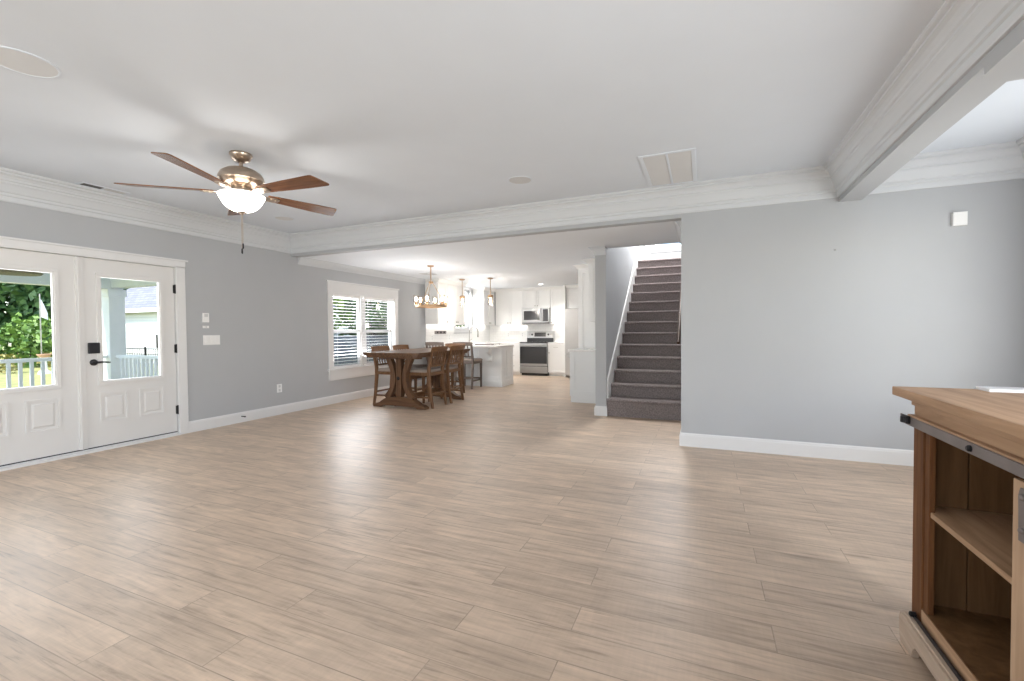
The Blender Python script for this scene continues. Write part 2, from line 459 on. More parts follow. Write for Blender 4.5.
struct('wall_back', MB().box(XE, XR, YB, YB + 0.12, 0, ZC + 0.1), WALL, 'wide blank grey wall to the right of the stairs', 'wall')
struct('wall_stair_right', MB().box(XE, XE + 0.12, YB + 0.12, 11.0, 0, 5.2), WALL, 'grey wall along the right of the stairs', 'wall')
struct('wall_stair_left', MB().box(-1.44, -1.285, 6.46, YK, 0, 5.2), WALL, 'grey wall with a narrow end face left of the stairs', 'wall')
struct('wall_kitchen', MB().box(XL, -1.285, YK, YK + 0.12, 0, 2.8), WALL, 'kitchen end wall behind the range', 'wall')
struct('wall_upstairs', wall_x(10.9, 11.02, -1.285, XE, 2.5, 5.2, [(-1.02, -0.36, 3.13, 4.3)]), WALL, 'upstairs wall at the head of the stairs', 'wall')
struct('wall_stairwell', MB().box(-1.285, XE, 6.50, 6.62, ZD + 0.02, 5.2), WALL, 'wall over the stair opening', 'wall')
struct('ceiling_stairwell', MB().box(-1.44, XE + 0.12, 6.5, 11.02, 5.1, 5.2), CEIL, 'ceiling above the stairwell', 'ceiling')
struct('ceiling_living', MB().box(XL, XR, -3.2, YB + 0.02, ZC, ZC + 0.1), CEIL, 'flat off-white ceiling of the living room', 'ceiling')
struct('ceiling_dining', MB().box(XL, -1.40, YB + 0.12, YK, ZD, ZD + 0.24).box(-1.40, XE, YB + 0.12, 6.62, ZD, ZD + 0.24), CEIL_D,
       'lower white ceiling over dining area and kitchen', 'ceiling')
struct('trim_header', MB().box(XL, XE, YB, YB + 0.12, 2.43, ZC), WALL, 'grey header beam between living and dining areas', 'beam')
struct('trim_beam', MB().box(1.17, 1.345, 2.735, YB, 2.43, ZC), WALL, 'grey ceiling beam running toward the far wall on the right', 'beam')
struct('trim_crossbeam', MB().box(1.345, XR, 2.735, 2.95, 2.43, ZC), WALL, 'short grey cross beam at the upper right', 'beam')
struct('trim_soffit', MB().box(1.17, XR, -3.2, 2.735, 2.39, ZC), WALL, 'lowered grey soffit above the wooden console', 'soffit')

# crown mouldings: straight runs with mitred ends
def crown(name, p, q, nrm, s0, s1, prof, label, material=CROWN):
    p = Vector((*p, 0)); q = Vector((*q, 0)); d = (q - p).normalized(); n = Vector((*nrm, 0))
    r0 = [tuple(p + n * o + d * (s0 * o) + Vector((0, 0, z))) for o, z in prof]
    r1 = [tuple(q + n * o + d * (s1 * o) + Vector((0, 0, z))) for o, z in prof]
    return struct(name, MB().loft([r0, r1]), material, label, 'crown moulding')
def crown_prof(zt, h, pj):
    a = [(0, -1), (0.10, -1), (0.13, -0.955), (0.13, -0.83), (0.20, -0.80), (0.20, -0.72), (0.27, -0.69), (0.33, -0.60), (0.43, -0.47),
         (0.50, -0.41), (0.50, -0.36), (0.57, -0.33), (0.60, -0.27), (0.70, -0.20), (0.84, -0.155), (0.84, -0.10), (0.95, -0.08), (1.0, -0.045), (1.0, 0), (0, 0)]
    return [(o * pj, zt + z * h) for o, z in a]
P1 = crown_prof(ZC, 0.27, 0.155)
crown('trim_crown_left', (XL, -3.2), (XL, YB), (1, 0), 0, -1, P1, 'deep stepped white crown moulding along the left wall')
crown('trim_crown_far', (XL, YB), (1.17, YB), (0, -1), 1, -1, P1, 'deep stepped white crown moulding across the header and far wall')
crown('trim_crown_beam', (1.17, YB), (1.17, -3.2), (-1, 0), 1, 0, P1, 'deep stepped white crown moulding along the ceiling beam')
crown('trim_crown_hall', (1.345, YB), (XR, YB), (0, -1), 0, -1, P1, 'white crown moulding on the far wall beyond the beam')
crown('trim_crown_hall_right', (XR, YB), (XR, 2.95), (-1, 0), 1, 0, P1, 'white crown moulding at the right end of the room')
P2 = crown_prof(ZD, 0.115, 0.085)
crown('trim_crown_dining', (XL, YB + 0.12), (XL, 8.74), (1, 0), 0, 0, P2, 'slim white crown moulding above the dining window')
crown('trim_crown_column_left', (-1.44, 7.50), (-1.44, 6.46), (-1, 0), 0, 1, P2, 'slim white crown moulding beside the narrow wall end')
crown('trim_crown_column', (-1.44, 6.46), (-1.285, 6.46), (0, -1), -1, 0, P2, 'slim white crown moulding wrapping the narrow wall end')
crown('trim_crown_stair', (XE, 6.62), (XE, YB + 0.12), (-1, 0), 0, 0, P2, 'slim white crown moulding right of the stair opening')

def baseboard(name, p, q, nrm, label, s0=0, s1=0):
    prof = [(0, 0), (0.016, 0), (0.016, 0.115), (0.013, 0.122), (0.013, 0.130), (0.006, 0.142), (0, 0.142)]
    p = Vector((*p, 0)); q = Vector((*q, 0)); d = (q - p).normalized(); n = Vector((*nrm, 0))
    r0 = [tuple(p + n * o + d * (s0 * o) + Vector((0, 0, z))) for o, z in prof]
    r1 = [tuple(q + n * o + d * (s1 * o) + Vector((0, 0, z))) for o, z in prof]
    struct(name, MB().loft([r0, r1]), TRIM, label, 'baseboard')
baseboard('baseboard_left', (XL, 3.525), (XL, 8.9), (1, 0), 'white baseboard along the left wall past the doors')
baseboard('baseboard_left_rear', (XL, -3.2), (XL, 1.49), (1, 0), 'white baseboard along the left wall before the doors')
baseboard('baseboard_back', (XE, YB), (XR, YB), (0, -1), 'white baseboard under the blank grey far wall', -1, 0)
baseboard('baseboard_return', (XE, YB), (XE, 6.43), (-1, 0), 'white baseboard turning the corner toward the stairs', -1, 0)
baseboard('baseboard_column', (-1.44, 6.46), (-1.285, 6.46), (0, -1), 'short white baseboard on the narrow wall end', -1, 1)
baseboard('baseboard_column_left', (-1.44, 7.49), (-1.44, 6.46), (-1, 0), 'white baseboard beside the bar cabinet', 0, 1)

# ------------------------------------------------------------------ french doors on the left wall
def frame_rect(mb, x0, x1, ya, yb, za, zb, t):
    mb.box(x0, x1, ya, yb, zb - t, zb).box(x0, x1, ya, yb, za, za + t).box(x0, x1, ya, ya + t, za + t, zb - t).box(x0, x1, yb - t, yb, za + t, zb - t)
    return mb
def panel_mould(mb, X, ya, yb, za, zb):
    """raised rectangular moulding with a raised field"""
    frame_rect(mb, X - 0.002, X + 0.010, ya, yb, za, zb, 0.018)
    i = 0.040
    vs = [(X - 0.001, ya + i, za + i), (X - 0.001, yb - i, za + i), (X - 0.001, yb - i, zb - i), (X - 0.001, ya + i, zb - i)]
    j = i + 0.018
    vs += [(X + 0.008, ya + j, za + j), (X + 0.008, yb - j, za + j), (X + 0.008, yb - j, zb - j), (X + 0.008, ya + j, zb - j)]
    mb.add(vs, [(4, 5, 6, 7), (0, 1, 5, 4), (1, 2, 6, 5), (2, 3, 7, 6), (3, 0, 4, 7), (3, 2, 1, 0)])
DX = XL - 0.022      # room face of the door leaves
def french_door(name, ya, yb, label):
    t = thing(name, label, 'door', (DX, (ya + yb) / 2, 0.04), None, 'structure')
    c = (ya + yb) / 2 - 0.012
    ga, gb = c - 0.285, c + 0.285
    mb = MB(); x0, x1 = DX - 0.045, DX
    mb.box(x0, x1, ya, ga, 0.045, 2.045).box(x0, x1, gb, yb, 0.045, 2.045).box(x0, x1, ga, gb, 0.045, 0.735).box(x0, x1, ga, gb, 1.865, 2.045)
    for pa, pb in ((c - 0.31, c - 0.055), (c + 0.055, c + 0.31)):
        panel_mould(mb, DX, pa, pb, 0.295, 0.615)
    obj('door_leaf', mb, DOORM, t)
    g = obj('glass_frame', frame_rect(frame_rect(MB(), DX - 0.05, DX + 0.016, ga - 0.035, gb + 0.035, 0.70, 1.90, 0.034),
            DX - 0.03, DX + 0.008, ga - 0.004, gb + 0.004, 0.732, 1.868, 0.014), DOORM, t, 0.003)
    obj('glass_pane', MB().box(DX - 0.026, DX - 0.022, ga, gb, 0.74, 1.86), GLASS, t)
    return t
d1 = french_door('door_1', DOOR_Y0, 2.475, 'white half-glazed door at the left edge, fixed leaf of the pair')
d2 = french_door('door_2', 2.545, DOOR_Y1, 'white half-glazed door with black keypad lock and lever')
obj('astragal', MB().box(DX - 0.04, DX + 0.014, 2.475, 2.543, 0.045, 2.045).box(DX, DX + 0.022, 2.490, 2.508, 0.045, 2.045), DOORM, d1, 0.003)
obj('dark_gap_strip', MB().box(DX - 0.04, DX + 0.002, DOOR_Y0, 2.475, 0.035, 0.0455), BRONZE, d1)  # dark strip drawn for the gap between door bottoms and sill
obj('dark_gap_strip', MB().box(DX - 0.04, DX + 0.002, 2.475, DOOR_Y1, 0.035, 0.0455), BRONZE, d2)
for z in (1.785, 1.06, 0.31):
    obj('hinge', MB().box(DX - 0.002, DX + 0.012, DOOR_Y1 - 0.012, DOOR_Y1 + 0.016, z - 0.05, z + 0.05)
        .lathe([(0.009, -0.055), (0.009, 0.055)], (DX + 0.016, DOOR_Y1 + 0.004, z), 10), BLACK, d2)
k = MB().prism([(2.565, 1.045), (2.57, 1.04), (2.655, 1.04), (2.66, 1.045), (2.66, 1.150), (2.655, 1.155), (2.57, 1.155), (2.565, 1.150)], DX, DX + 0.028, 'x')
obj('keypad_lock', k, BRONZE, d2, 0.004)
hb = MB(Matrix.Translation((DX, 2.612, 0.945)) @ Matrix.Rotation(PI / 2, 4, 'Y'))
hb.lathe([(0.034, 0), (0.034, 0.008), (0.028, 0.014), (0.012, 0.018), (0.012, 0.05)], n=20)
hb.M = None
hb.tube([(DX + 0.045, 2.605, 0.945), (DX + 0.048, 2.63, 0.946), (DX + 0.05, 2.67, 0.947), (DX + 0.05, 2.715, 0.943), (DX + 0.05, 2.735, 0.940)], [0.013, 0.012, 0.010, 0.009, 0.007], 10)
obj('lever_handle', hb, BRONZE, d2, 0, True)
cs = MB().box(XL - 0.16, XL + 0.018, DOOR_Y1 + 0.008, DOOR_Y1 + 0.11, 0, 2.06).box(XL - 0.16, XL + 0.018, DOOR_Y0 - 0.11, DOOR_Y0 - 0.004, 0, 2.06)
cs.box(XL - 0.16, XL + 0.018, DOOR_Y0 - 0.11, DOOR_Y1 + 0.11, 2.05, 2.062).box(XL - 0.001, XL + 0.020, DOOR_Y0 - 0.115, DOOR_Y1 + 0.115, 2.062, 2.128)
cs.box(XL - 0.001, XL + 0.034, DOOR_Y0 - 0.14, DOOR_Y1 + 0.14, 2.128, 2.148)
struct('trim_1', cs, TRIM, 'white casing around the pair of glazed doors', 'door casing', 0.002)
struct('trim_2', MB().box(XL - 0.17, XL + 0.03, DOOR_Y0 - 0.004, DOOR_Y1 + 0.008, -0.01, 0.024).box(XL - 0.15, XL - 0.01, DOOR_Y0, DOOR_Y1, 0.024, 0.035),
       TRIM, 'pale door sill along the floor under the glazed doors', 'threshold', 0.003)

# ------------------------------------------------------------------ dining window
wy0, wy1, wz0, wz1 = WIN
WX = XL - 0.10
cs = MB()
cs.box(XL - 0.001, XL + 0.020, wy0 - 0.105, wy0 + 0.002, 0.60, 1.925).box(XL - 0.001, XL + 0.020, wy1 - 0.002, wy1 + 0.105, 0.60, 1.925)
cs.box(XL - 0.001, XL + 0.022, wy0 - 0.115, wy1 + 0.115, 1.925, 2.110).box(XL - 0.001, XL + 0.036, wy0 - 0.135, wy1 + 0.135, 2.110, 2.135)
cs.box(XL - 0.12, XL + 0.045, wy0 - 0.13, wy1 + 0.13, 0.572, 0.602).box(XL - 0.001, XL + 0.020, wy0 - 0.105, wy1 + 0.105, 0.405, 0.572)
cs.box(XL - 0.15, XL, wy1 - 0.012, wy1 + 0.004, 0.60, 1.925).box(XL - 0.15, XL, wy0 - 0.004, wy0 + 0.012, 0.60, 1.925).box(XL - 0.15, XL, wy0, wy1, 1.912, 1.928)
w1 = thing('window_1', 'white double window with open blinds beside the dining table', 'window', (XL, (wy0 + wy1) / 2, 0.6), None, 'structure')
obj('window_casing', cs, TRIM, w1, 0.002)
ym = 6.75
fr = MB().box(WX - 0.03, WX + 0.045, ym - 0.055, ym + 0.055, wz0, wz1)
bays = ((wy0 + 0.012, ym - 0.055), (ym + 0.055, wy1 - 0.012))
for a, b in bays:
    frame_rect(fr, WX - 0.03, WX + 0.02, a, b, 1.235, wz1 - 0.01, 0.035)
    frame_rect(fr, WX - 0.02, WX + 0.035, a, b, wz0, 1.285, 0.04)
obj('window_sash', fr, TRIM, w1)
for a, b in bays:
    obj('glass_pane', MB().box(WX - 0.006, WX - 0.002, a + 0.03, b - 0.03, 1.25, wz1 - 0.02), GLASS, w1)
    obj('glass_pane', MB().box(WX + 0.004, WX + 0.008, a + 0.03, b - 0.03, wz0 + 0.03, 1.26), GLASS, w1)
    obj('insect_screen', MB().box(WX - 0.045, WX - 0.043, a, b, wz0 + 0.005, 1.24), SCREEN, w1)
for (a, b), lab in zip(bays, ('white slatted blind in the nearer half of the dining window', 'white slatted blind in the farther half of the dining window')):
    bl = thing('window_blind', lab, 'blind', (XL - 0.035, (a + b) / 2, 0.60), 'blinds in the dining window')
    ya, yb = (a + 0.004, 6.635) if a < ym - 0.3 else (6.725, wy1 - 0.03)
    obj('head_rail', MB().box(XL - 0.062, XL - 0.008, ya, yb, 1.865, 1.912), PLASTIC, bl, 0.003)
    sl = MB(); z = 0.665
    while z < 1.85:
        sl.loft([[(XL - 0.060, y, z - 0.002), (XL - 0.035, y, z + 0.002), (XL - 0.010, y, z - 0.002), (XL - 0.010, y, z + 0.001), (XL - 0.035, y, z + 0.005), (XL - 0.060, y, z + 0.001)] for y in (ya, yb)])
        z += 0.056
    obj('slats', sl, PLASTIC, bl)
    obj('bottom_rail', MB().box(XL - 0.058, XL - 0.012, ya, yb, 0.606, 0.626), PLASTIC, bl, 0.003)
    for yy in (ya + 0.10, yb - 0.10):
        obj('cord', MB().tube([(XL - 0.009, yy, 0.62), (XL - 0.009, yy, 1.87)], 0.0015, 5), PLASTIC, bl)

# kitchen and upstairs windows; unseen rear and right windows added for fill light
def plain_window(name, label, axis, c0, c1, z0, z1, plane, inward, depth=0.12):
    """frame with one meeting rail; plane is the wall's room face, inward the room's direction along the other axis"""
    t = thing(name, label, 'window', (plane, (c0 + c1) / 2, z0) if axis == 'y' else ((c0 + c1) / 2, plane, z0), None, 'structure')
    def B(mb, n0, n1, u0, u1, za, zb):
        a, b = sorted((plane + inward * n0, plane + inward * n1))
        return mb.box(a, b, u0, u1, za, zb) if axis == 'y' else mb.box(u0, u1, a, b, za, zb)
    mb = MB()
    for u0, u1, za, zb in ((c0 - 0.09, c0, z0, z1), (c1, c1 + 0.09, z0, z1), (c0 - 0.10, c1 + 0.10, z1, z1 + 0.11), (c0 - 0.10, c1 + 0.10, z0 - 0.10, z0)):
        B(mb, 0, 0.02, u0, u1, za, zb)
    B(mb, 0, 0.035, c0 - 0.11, c1 + 0.11, z0 - 0.012, z0 + 0.008)
    obj('window_casing', mb, TRIM, t, 0.002)
    mb = MB(); zm = (z0 + z1) / 2
    for u0, u1, za, zb in ((c0, c0 + 0.045, z0, z1), (c1 - 0.045, c1, z0, z1), (c0, c1, z1 - 0.045, z1), (c0, c1, z0, z0 + 0.045), (c0, c1, zm - 0.025, zm + 0.025)):
        B(mb, -depth + 0.02, -depth + 0.07, u0, u1, za, zb)
    obj('window_sash', mb, TRIM, t)
    mb = MB(); B(mb, -depth + 0.040, -depth + 0.044, c0, c1, z0, z1)
    obj('glass_pane', mb, GLASS, t)
    return t
plain_window('window_2', 'small bright window over the kitchen sink', 'y', *KW, XL, 1)
plain_window('added_window_3', 'unseen window added for fill light behind the viewer on the left', 'x', -5.3, -3.3, 0.55, 2.3, -3.2, 1)
plain_window('added_window_4', 'unseen window added for fill light behind the viewer on the right', 'x', -2.4, -0.4, 0.55, 2.3, -3.2, 1)
plain_window('added_window_5', 'unseen window added for fill light in the right wall near the viewer', 'y', -0.8, 1.2, 0.6, 2.25, XR, -1)
plain_window('added_window_6', 'unseen window added for fill light in the right wall near the far corner', 'y', 2.95, 4.45, 0.6, 2.25, XR, -1)
plain_window('window_7', 'bright window on the upstairs wall above the stairs', 'x', -1.02, -0.36, 3.13, 4.3, 10.9, -1, 0.10)

# ------------------------------------------------------------------ stairs
R0, RISE, RUN, Y1 = 0.066, 0.1885, 0.254, 6.48
st = thing('carpeted_staircase', 'straight staircase covered in dark taupe carpet rising between two walls', 'stairs', (-0.76, Y1, 0), None, 'structure')
for k in range(14):
    y = Y1 + RUN * k; zt = R0 + RISE * (k + 1); zb = 0.0 if k == 0 else R0 + RISE * k - 0.02
    xa = -1.282 if k == 0 else -1.262
    yn = y + RUN + 0.03
    pts = [(y, zb), (y, zt - 0.045)]
    for a in range(7):
        th = PI / 2 * (3 - a / 3.0)        # rounded nosing
        pts.append((y - 0.004 + 0.022 * math.cos(th), zt - 0.0225 + 0.0225 * math.sin(th)) if False else (y - 0.002 - 0.022 * math.sin(PI * a / 6), zt - 0.0225 - 0.0225 * math.cos(PI * a / 6)))
    pts += [(yn, zt), (yn, zb)]
    obj('carpeted_step', MB().prism(pts, xa, XE - 0.002, 'x'), CARPET, st)
slope = RISE / RUN
yb_ = Y1 - 0.02
sk = [(yb_ + 0.03, 0.0), (yb_ + 0.03, 0.44), (yb_ + 0.06, 0.53), (Y1 + RUN * 13, R0 + RISE * 14 + 0.22), (Y1 + RUN * 13 + 0.05, R0 + RISE * 14 + 0.22), (Y1 + RUN * 13 + 0.05, 2.3), (Y1 + 0.5, 0.0)]
struct('trim_3', MB().prism(sk, -1.286, -1.263, 'x'), TRIM, 'white sloping skirt board along the left of the stairs', 'skirt board', 0.002)
ly = Y1 + RUN * 13 + 0.05
struct('floor_upstairs', MB().box(-1.285, XE, ly + 0.25, 10.9, R0 + RISE * 14 - 0.2, R0 + RISE * 14), CARPET, 'carpeted landing at the head of the stairs', 'floor')
uz = R0 + RISE * 14
struct('baseboard_upstairs', MB().box(-1.15, XE, 10.882, 10.9, uz, uz + 0.13), TRIM, 'white baseboard on the upstairs wall', 'baseboard', 0.002)
struct('trim_4', MB().box(-1.285, -1.265, 9.95, 10.05, uz, uz + 2.1).box(-1.285, -1.262, 10.05, 10.75, uz, uz + 2.05).box(-1.24, -1.16, 10.875, 10.9, uz, uz + 2.1), TRIM, 'white upstairs door casing at the head of the stairs', 'door casing', 0.002)
hr = thing('stair_handrail', 'dark wooden handrail on the right wall of the stairs', 'handrail', (-0.335, 7.05, 1.04))
def hp(y): return (-0.335, y, 1.045 + slope * (y - 7.05))
obj('rail', MB().tube([hp(7.05), hp(7.12), hp(10.0)], [0.022, 0.026, 0.026], 12), RAILW, hr, 0, True)
for y in (7.4, 8.6, 9.7):
    p = hp(y)
    obj('bracket', MB().tube([(p[0], p[1], p[2] - 0.02), (p[0], p[1], p[2] - 0.06), (p[0] + 0.04, p[1], p[2] - 0.09), (XE - 0.001, p[1], p[2] - 0.09)], 0.007, 8)
        .box(XE - 0.006, XE, y - 0.02, y + 0.02, p[2] - 0.12, p[2] - 0.06), HARD, hr)

# ------------------------------------------------------------------ fittings on walls and ceiling
def plate(name, label, cat, axis, u, z, wu, hz, plane, n, group=None, t=0.008):
    o = thing(name, label, cat, (plane, u, z) if axis == 'y' else (u, plane, z), group)
    def B(mb, a, b, u0, u1, z0, z1):
        a, b = sorted((plane + n * a, plane + n * b))
        return mb.box(a, b, u0, u1, z0, z1) if axis == 'y' else mb.box(u0, u1, a, b, z0, z1)
    obj('cover_plate', B(MB(), 0, t, u - wu / 2, u + wu / 2, z - hz / 2, z + hz / 2), PLASTIC, o, 0.002)
    return o, B
o, B = plate('light_switch', 'white triple rocker switch plate right of the glazed doors', 'light switch', 'y', 3.84, 1.155, 0.215, 0.125, XL, 1)
for q in (-0.062, 0, 0.062): obj('rocker', B(MB(), 0.007, 0.013, 3.84 + q - 0.019, 3.84 + q + 0.019, 1.118, 1.192), PLASTIC, o, 0.002)
o, B = plate('wall_keypad', 'small white alarm keypad above the triple switch plate', 'keypad', 'y', 3.765, 1.445, 0.075, 0.12, XL, 1, t=0.022)
obj('screen', B(MB(), 0.0215, 0.023, 3.742, 3.788, 1.455, 1.492), GRILLE, o)
o, B = plate('wall_sensor', 'tiny white sensor between alarm keypad and switch plate', 'sensor', 'y', 3.765, 1.325, 0.07, 0.03, XL, 1, t=0.018)
obj('lens', B(MB(), 0.017, 0.021, 3.755, 3.775, 1.317, 1.333), GRILLE, o)
o, B = plate('power_outlet', 'white outlet cover low on the left wall before the window', 'outlet', 'y', 4.84, 0.40, 0.085, 0.125, XL, 1)
for dz in (-0.03, 0.03): obj('socket', B(MB(), 0.007, 0.011, 4.822, 4.858, 0.40 + dz - 0.019, 0.40 + dz + 0.019), GRILLE, o, 0.002)
o, B = plate('door_chime', 'white square chime box high on the blank far wall', 'door chime', 'x', 2.03, 2.18, 0.095, 0.115, YB, -1, t=0.035)
obj('grille', B(MB(), 0.0345, 0.037, 2.0, 2.06, 2.15, 2.21), PLASTIC, o)
ds = thing('door_stop', 'small spring door stop on the left baseboard', 'door stop', (XL + 0.016, 4.22, 0.085))
obj('spring', MB().tube([(XL + 0.016, 4.22, 0.085), (XL + 0.075, 4.22, 0.085)], 0.007, 10), BRONZE, ds)
obj('rubber_tip', MB().tube([(XL + 0.075, 4.22, 0.085), (XL + 0.09, 4.22, 0.085)], 0.010, 10), BLACK, ds)
nl = tag(obj('wall_nail', MB().tube([(1.145, YB + 0.002, 1.985), (1.145, YB - 0.012, 1.987)], 0.006, 8), HARD), 'small nail left in the blank far wall below the beam', 'nail')

def speaker(x, y, r, label):
    o = thing('ceiling_speaker', label, 'speaker', (x, y, ZC), 'round speakers set in the living room ceiling')
    obj('rim', MB().lathe([(r, 0.002), (r, -0.004), (r - 0.008, -0.006), (r - 0.012, -0.003), (r - 0.012, 0.002)], (x, y, ZC), 40), CEIL, o, 0, True)
    obj('grille', MB().lathe([(r - 0.012, 0.001), (r - 0.012, -0.0035), (r * 0.5, -0.004), (0.001, -0.004)], (x, y, ZC), 40), GRILLE, o)
speaker(-3.44, 1.24, 0.15, 'round white ceiling speaker at the upper left, nearest the viewer')
speaker(-1.675, 4.156, 0.12, 'round white ceiling speaker between the fan and the square return grille')
speaker(-5.05, 4.26, 0.12, 'faint round white ceiling speaker just beyond the fan')
rg = thing('return_air_grille', 'large white rectangular return grille in the ceiling near the header', 'vent', (-0.28, 4.50, ZC))
fr = MB()
for a, b, c, d in ((-0.52, -0.06, 4.02, 4.05), (-0.52, -0.06, 4.89, 4.92), (-0.52, -0.485, 4.05, 4.89), (-0.095, -0.06, 4.05, 4.89), (-0.30, -0.28, 4.05, 4.89)):
    fr.box(a, b, c, d, ZC - 0.008, ZC + 0.001)
obj('frame', fr, CEIL, rg, 0.002)
lv = MB(); y = 4.06
while y < 4.88:
    lv.add([(-0.485, y, ZC - 0.001), (-0.095, y, ZC - 0.001), (-0.095, y + 0.013, ZC - 0.006), (-0.485, y + 0.013, ZC - 0.006)], [(0, 1, 2, 3)]); y += 0.0165
obj('louvers', lv, GRILLE, rg)
vt = thing('floor_register_vent', 'narrow ceiling vent beside the crown moulding on the left', 'vent', (-5.67, 2.62, ZC))
vt.name = 'ceiling_vent'
obj('frame', MB().box(-5.745, -5.605, 2.42, 2.44, ZC - 0.006, ZC + 0.001).box(-5.745, -5.605, 2.80, 2.82, ZC - 0.006, ZC + 0.001).box(-5.745, -5.725, 2.44, 2.80, ZC - 0.006, ZC + 0.001)
    .box(-5.625, -5.605, 2.44, 2.80, ZC - 0.006, ZC + 0.001).box(-5.725, -5.625, 2.61, 2.63, ZC - 0.006, ZC + 0.001), CEIL, vt)
obj('dark_slot', MB().box(-5.725, -5.625, 2.44, 2.61, ZC - 0.003, ZC + 0.001), SHADOWGAP, vt)
obj('louvers', MB().box(-5.725, -5.625, 2.63, 2.80, ZC - 0.003, ZC + 0.001), GRILLE, vt)
vd = thing('ceiling_vent', 'small white vent in the dining ceiling beside the chandelier', 'vent', (-5.34, 7.89, ZD))
obj('frame', frame_rect(MB(), 0, 0.012, -0.15, 0.15, -0.07, 0.07, 0.02), GRILLE, vd)
for o_ in [x for x in bpy.data.objects if x.parent == vd]:
    o_.rotation_euler = (0, PI / 2, 0); o_.location = (0.07, 0, -0.004)
obj('louvers', MB().box(-5.39, -5.29, 7.76, 8.02, ZD - 0.006, ZD + 0.001), GRILLE, vd)
def can_light(x, y, label):
    o = thing('recessed_light', label, 'ceiling light', (x, y, ZD), 'recessed lights in the kitchen ceiling')
    obj('trim_ring', MB().lathe([(0.085, 0.002), (0.085, -0.005), (0.062, -0.006), (0.058, 0.001)], (x, y, ZD), 28), PLASTIC, o, 0, True)
    obj('lamp', MB().lathe([(0.060, 0.0015), (0.060, -0.003), (0.001, -0.003)], (x, y, ZD), 28), CAN, o)
    light('recessed_lamp', 'SPOT', (x, y, ZD - 0.03), 78, (1, 0.97, 0.93), direction=(0, 0, -1), radius=0.06, spot=2.4)
can_light(-3.863, 10.949, 'lit recessed light in the kitchen ceiling in front of the microwave')
can_light(-5.70, 10.70, 'lit recessed light in the kitchen ceiling by the sink window')

# ------------------------------------------------------------------ ceiling fan
FX, FY = -3.557, 2.587
fan = thing('ceiling_fan', 'five-blade ceiling fan with brown wood blades and lit bowl', 'ceiling fan', (FX, FY, 2.25))
obj('canopy', MB().lathe([(0.083, 2.743), (0.086, 2.735), (0.084, 2.725), (0.066, 2.690), (0.040, 2.675), (0.022, 2.668)], (FX, FY, 0), 32), NICKEL, fan, 0, True)
obj('down_rod', MB().lathe([(0.014, 2.67), (0.014, 2.62), (0.030, 2.618), (0.034, 2.60)], (FX, FY, 0), 20), NICKEL, fan, 0, True)
obj('motor_housing', MB().lathe([(0.02, 2.628), (0.060, 2.622), (0.115, 2.605), (0.155, 2.575), (0.168, 2.548), (0.172, 2.535), (0.172, 2.515), (0.160, 2.508), (0.148, 2.490), (0.120, 2.474), (0.075, 2.462), (0.07, 2.44)], (FX, FY, 0), 40), NICKEL, fan, 0, True)
obj('light_fitter', MB().lathe([(0.07, 2.47), (0.080, 2.452), (0.080, 2.410), (0.105, 2.402), (0.105, 2.394), (0.05, 2.390)], (FX, FY, 0), 32), NICKEL, fan, 0, True)
obj('bowl_shade', MB().lathe([(0.166, 2.402), (0.174, 2.396), (0.172, 2.384), (0.160, 2.362), (0.148, 2.338), (0.130, 2.312), (0.104, 2.288), (0.070, 2.270), (0.036, 2.262), (0.012, 2.260)], (FX, FY, 0), 40, False), BOWL, fan, 0, True)
obj('finial', MB().lathe([(0.028, 2.266), (0.03, 2.258), (0.016, 2.250), (0.010, 2.240), (0.002, 2.236)], (FX, FY, 0), 16), NICKEL, fan, 0, True)
for dx, zz in ((-0.012, 2.00), (0.022, 1.95)):
    ch = obj('pull_chain', MB().tube([(FX + dx, FY - dx, 2.245), (FX + dx, FY - dx, zz)], 0.0022, 6), NICKEL, fan)
    obj('chain_fob', MB().lathe([(0.002, zz + 0.002), (0.006, zz - 0.004), (0.007, zz - 0.035), (0.003, zz - 0.045)], (FX + dx, FY - dx, 0), 10), BRONZE, ch, 0, True)
outline = [(0.20, -0.046), (0.28, -0.058), (0.50, -0.072), (0.70, -0.082), (0.79, -0.086), (0.812, -0.081), (0.822, -0.06), (0.858, 0.055), (0.856, 0.072), (0.842, 0.080), (0.70, 0.078), (0.50, 0.068), (0.28, 0.054), (0.20, 0.044)]
for k in range(5):
    a = math.radians(3 + 72 * k)
    Mk = Matrix.Translation((FX, FY, 2.452)) @ Matrix.Rotation(a, 4, 'Z') @ Matrix.Rotation(math.radians(-11), 4, 'X')
    b = MB(); b.prism(outline, -0.004, 0.004)
    bo = obj('blade', b, FAN_W, fan, 0.0015, False, True)
    bo.matrix_local = Matrix.Translation((0, 0, -2.25)) @ Matrix.Translation((0, 0, 2.422)) @ Matrix.Rotation(a, 4, 'Z') @ Matrix.Rotation(math.radians(-11), 4, 'X')
    ir = MB()
    ir.prism([(0.078, -0.018), (0.15, -0.016), (0.19, -0.036), (0.27, -0.040), (0.30, -0.020), (0.30, 0.020), (0.27, 0.040), (0.19, 0.036), (0.15, 0.016), (0.078, 0.018)], -0.013, -0.005)
    for px_, py_ in ((0.23, -0.025), (0.23, 0.025), (0.275, 0)): ir.lathe([(0.007, -0.018), (0.007, -0.012)], (px_, py_, 0), 8)
    io = obj('blade_iron', ir, NICKEL, bo, 0.001, False, True)
    io.location = (0, 0, 0)
light('fan_lamp', 'POINT', (FX, FY, 2.325), 20, (1, 0.955, 0.90), radius=0.035)

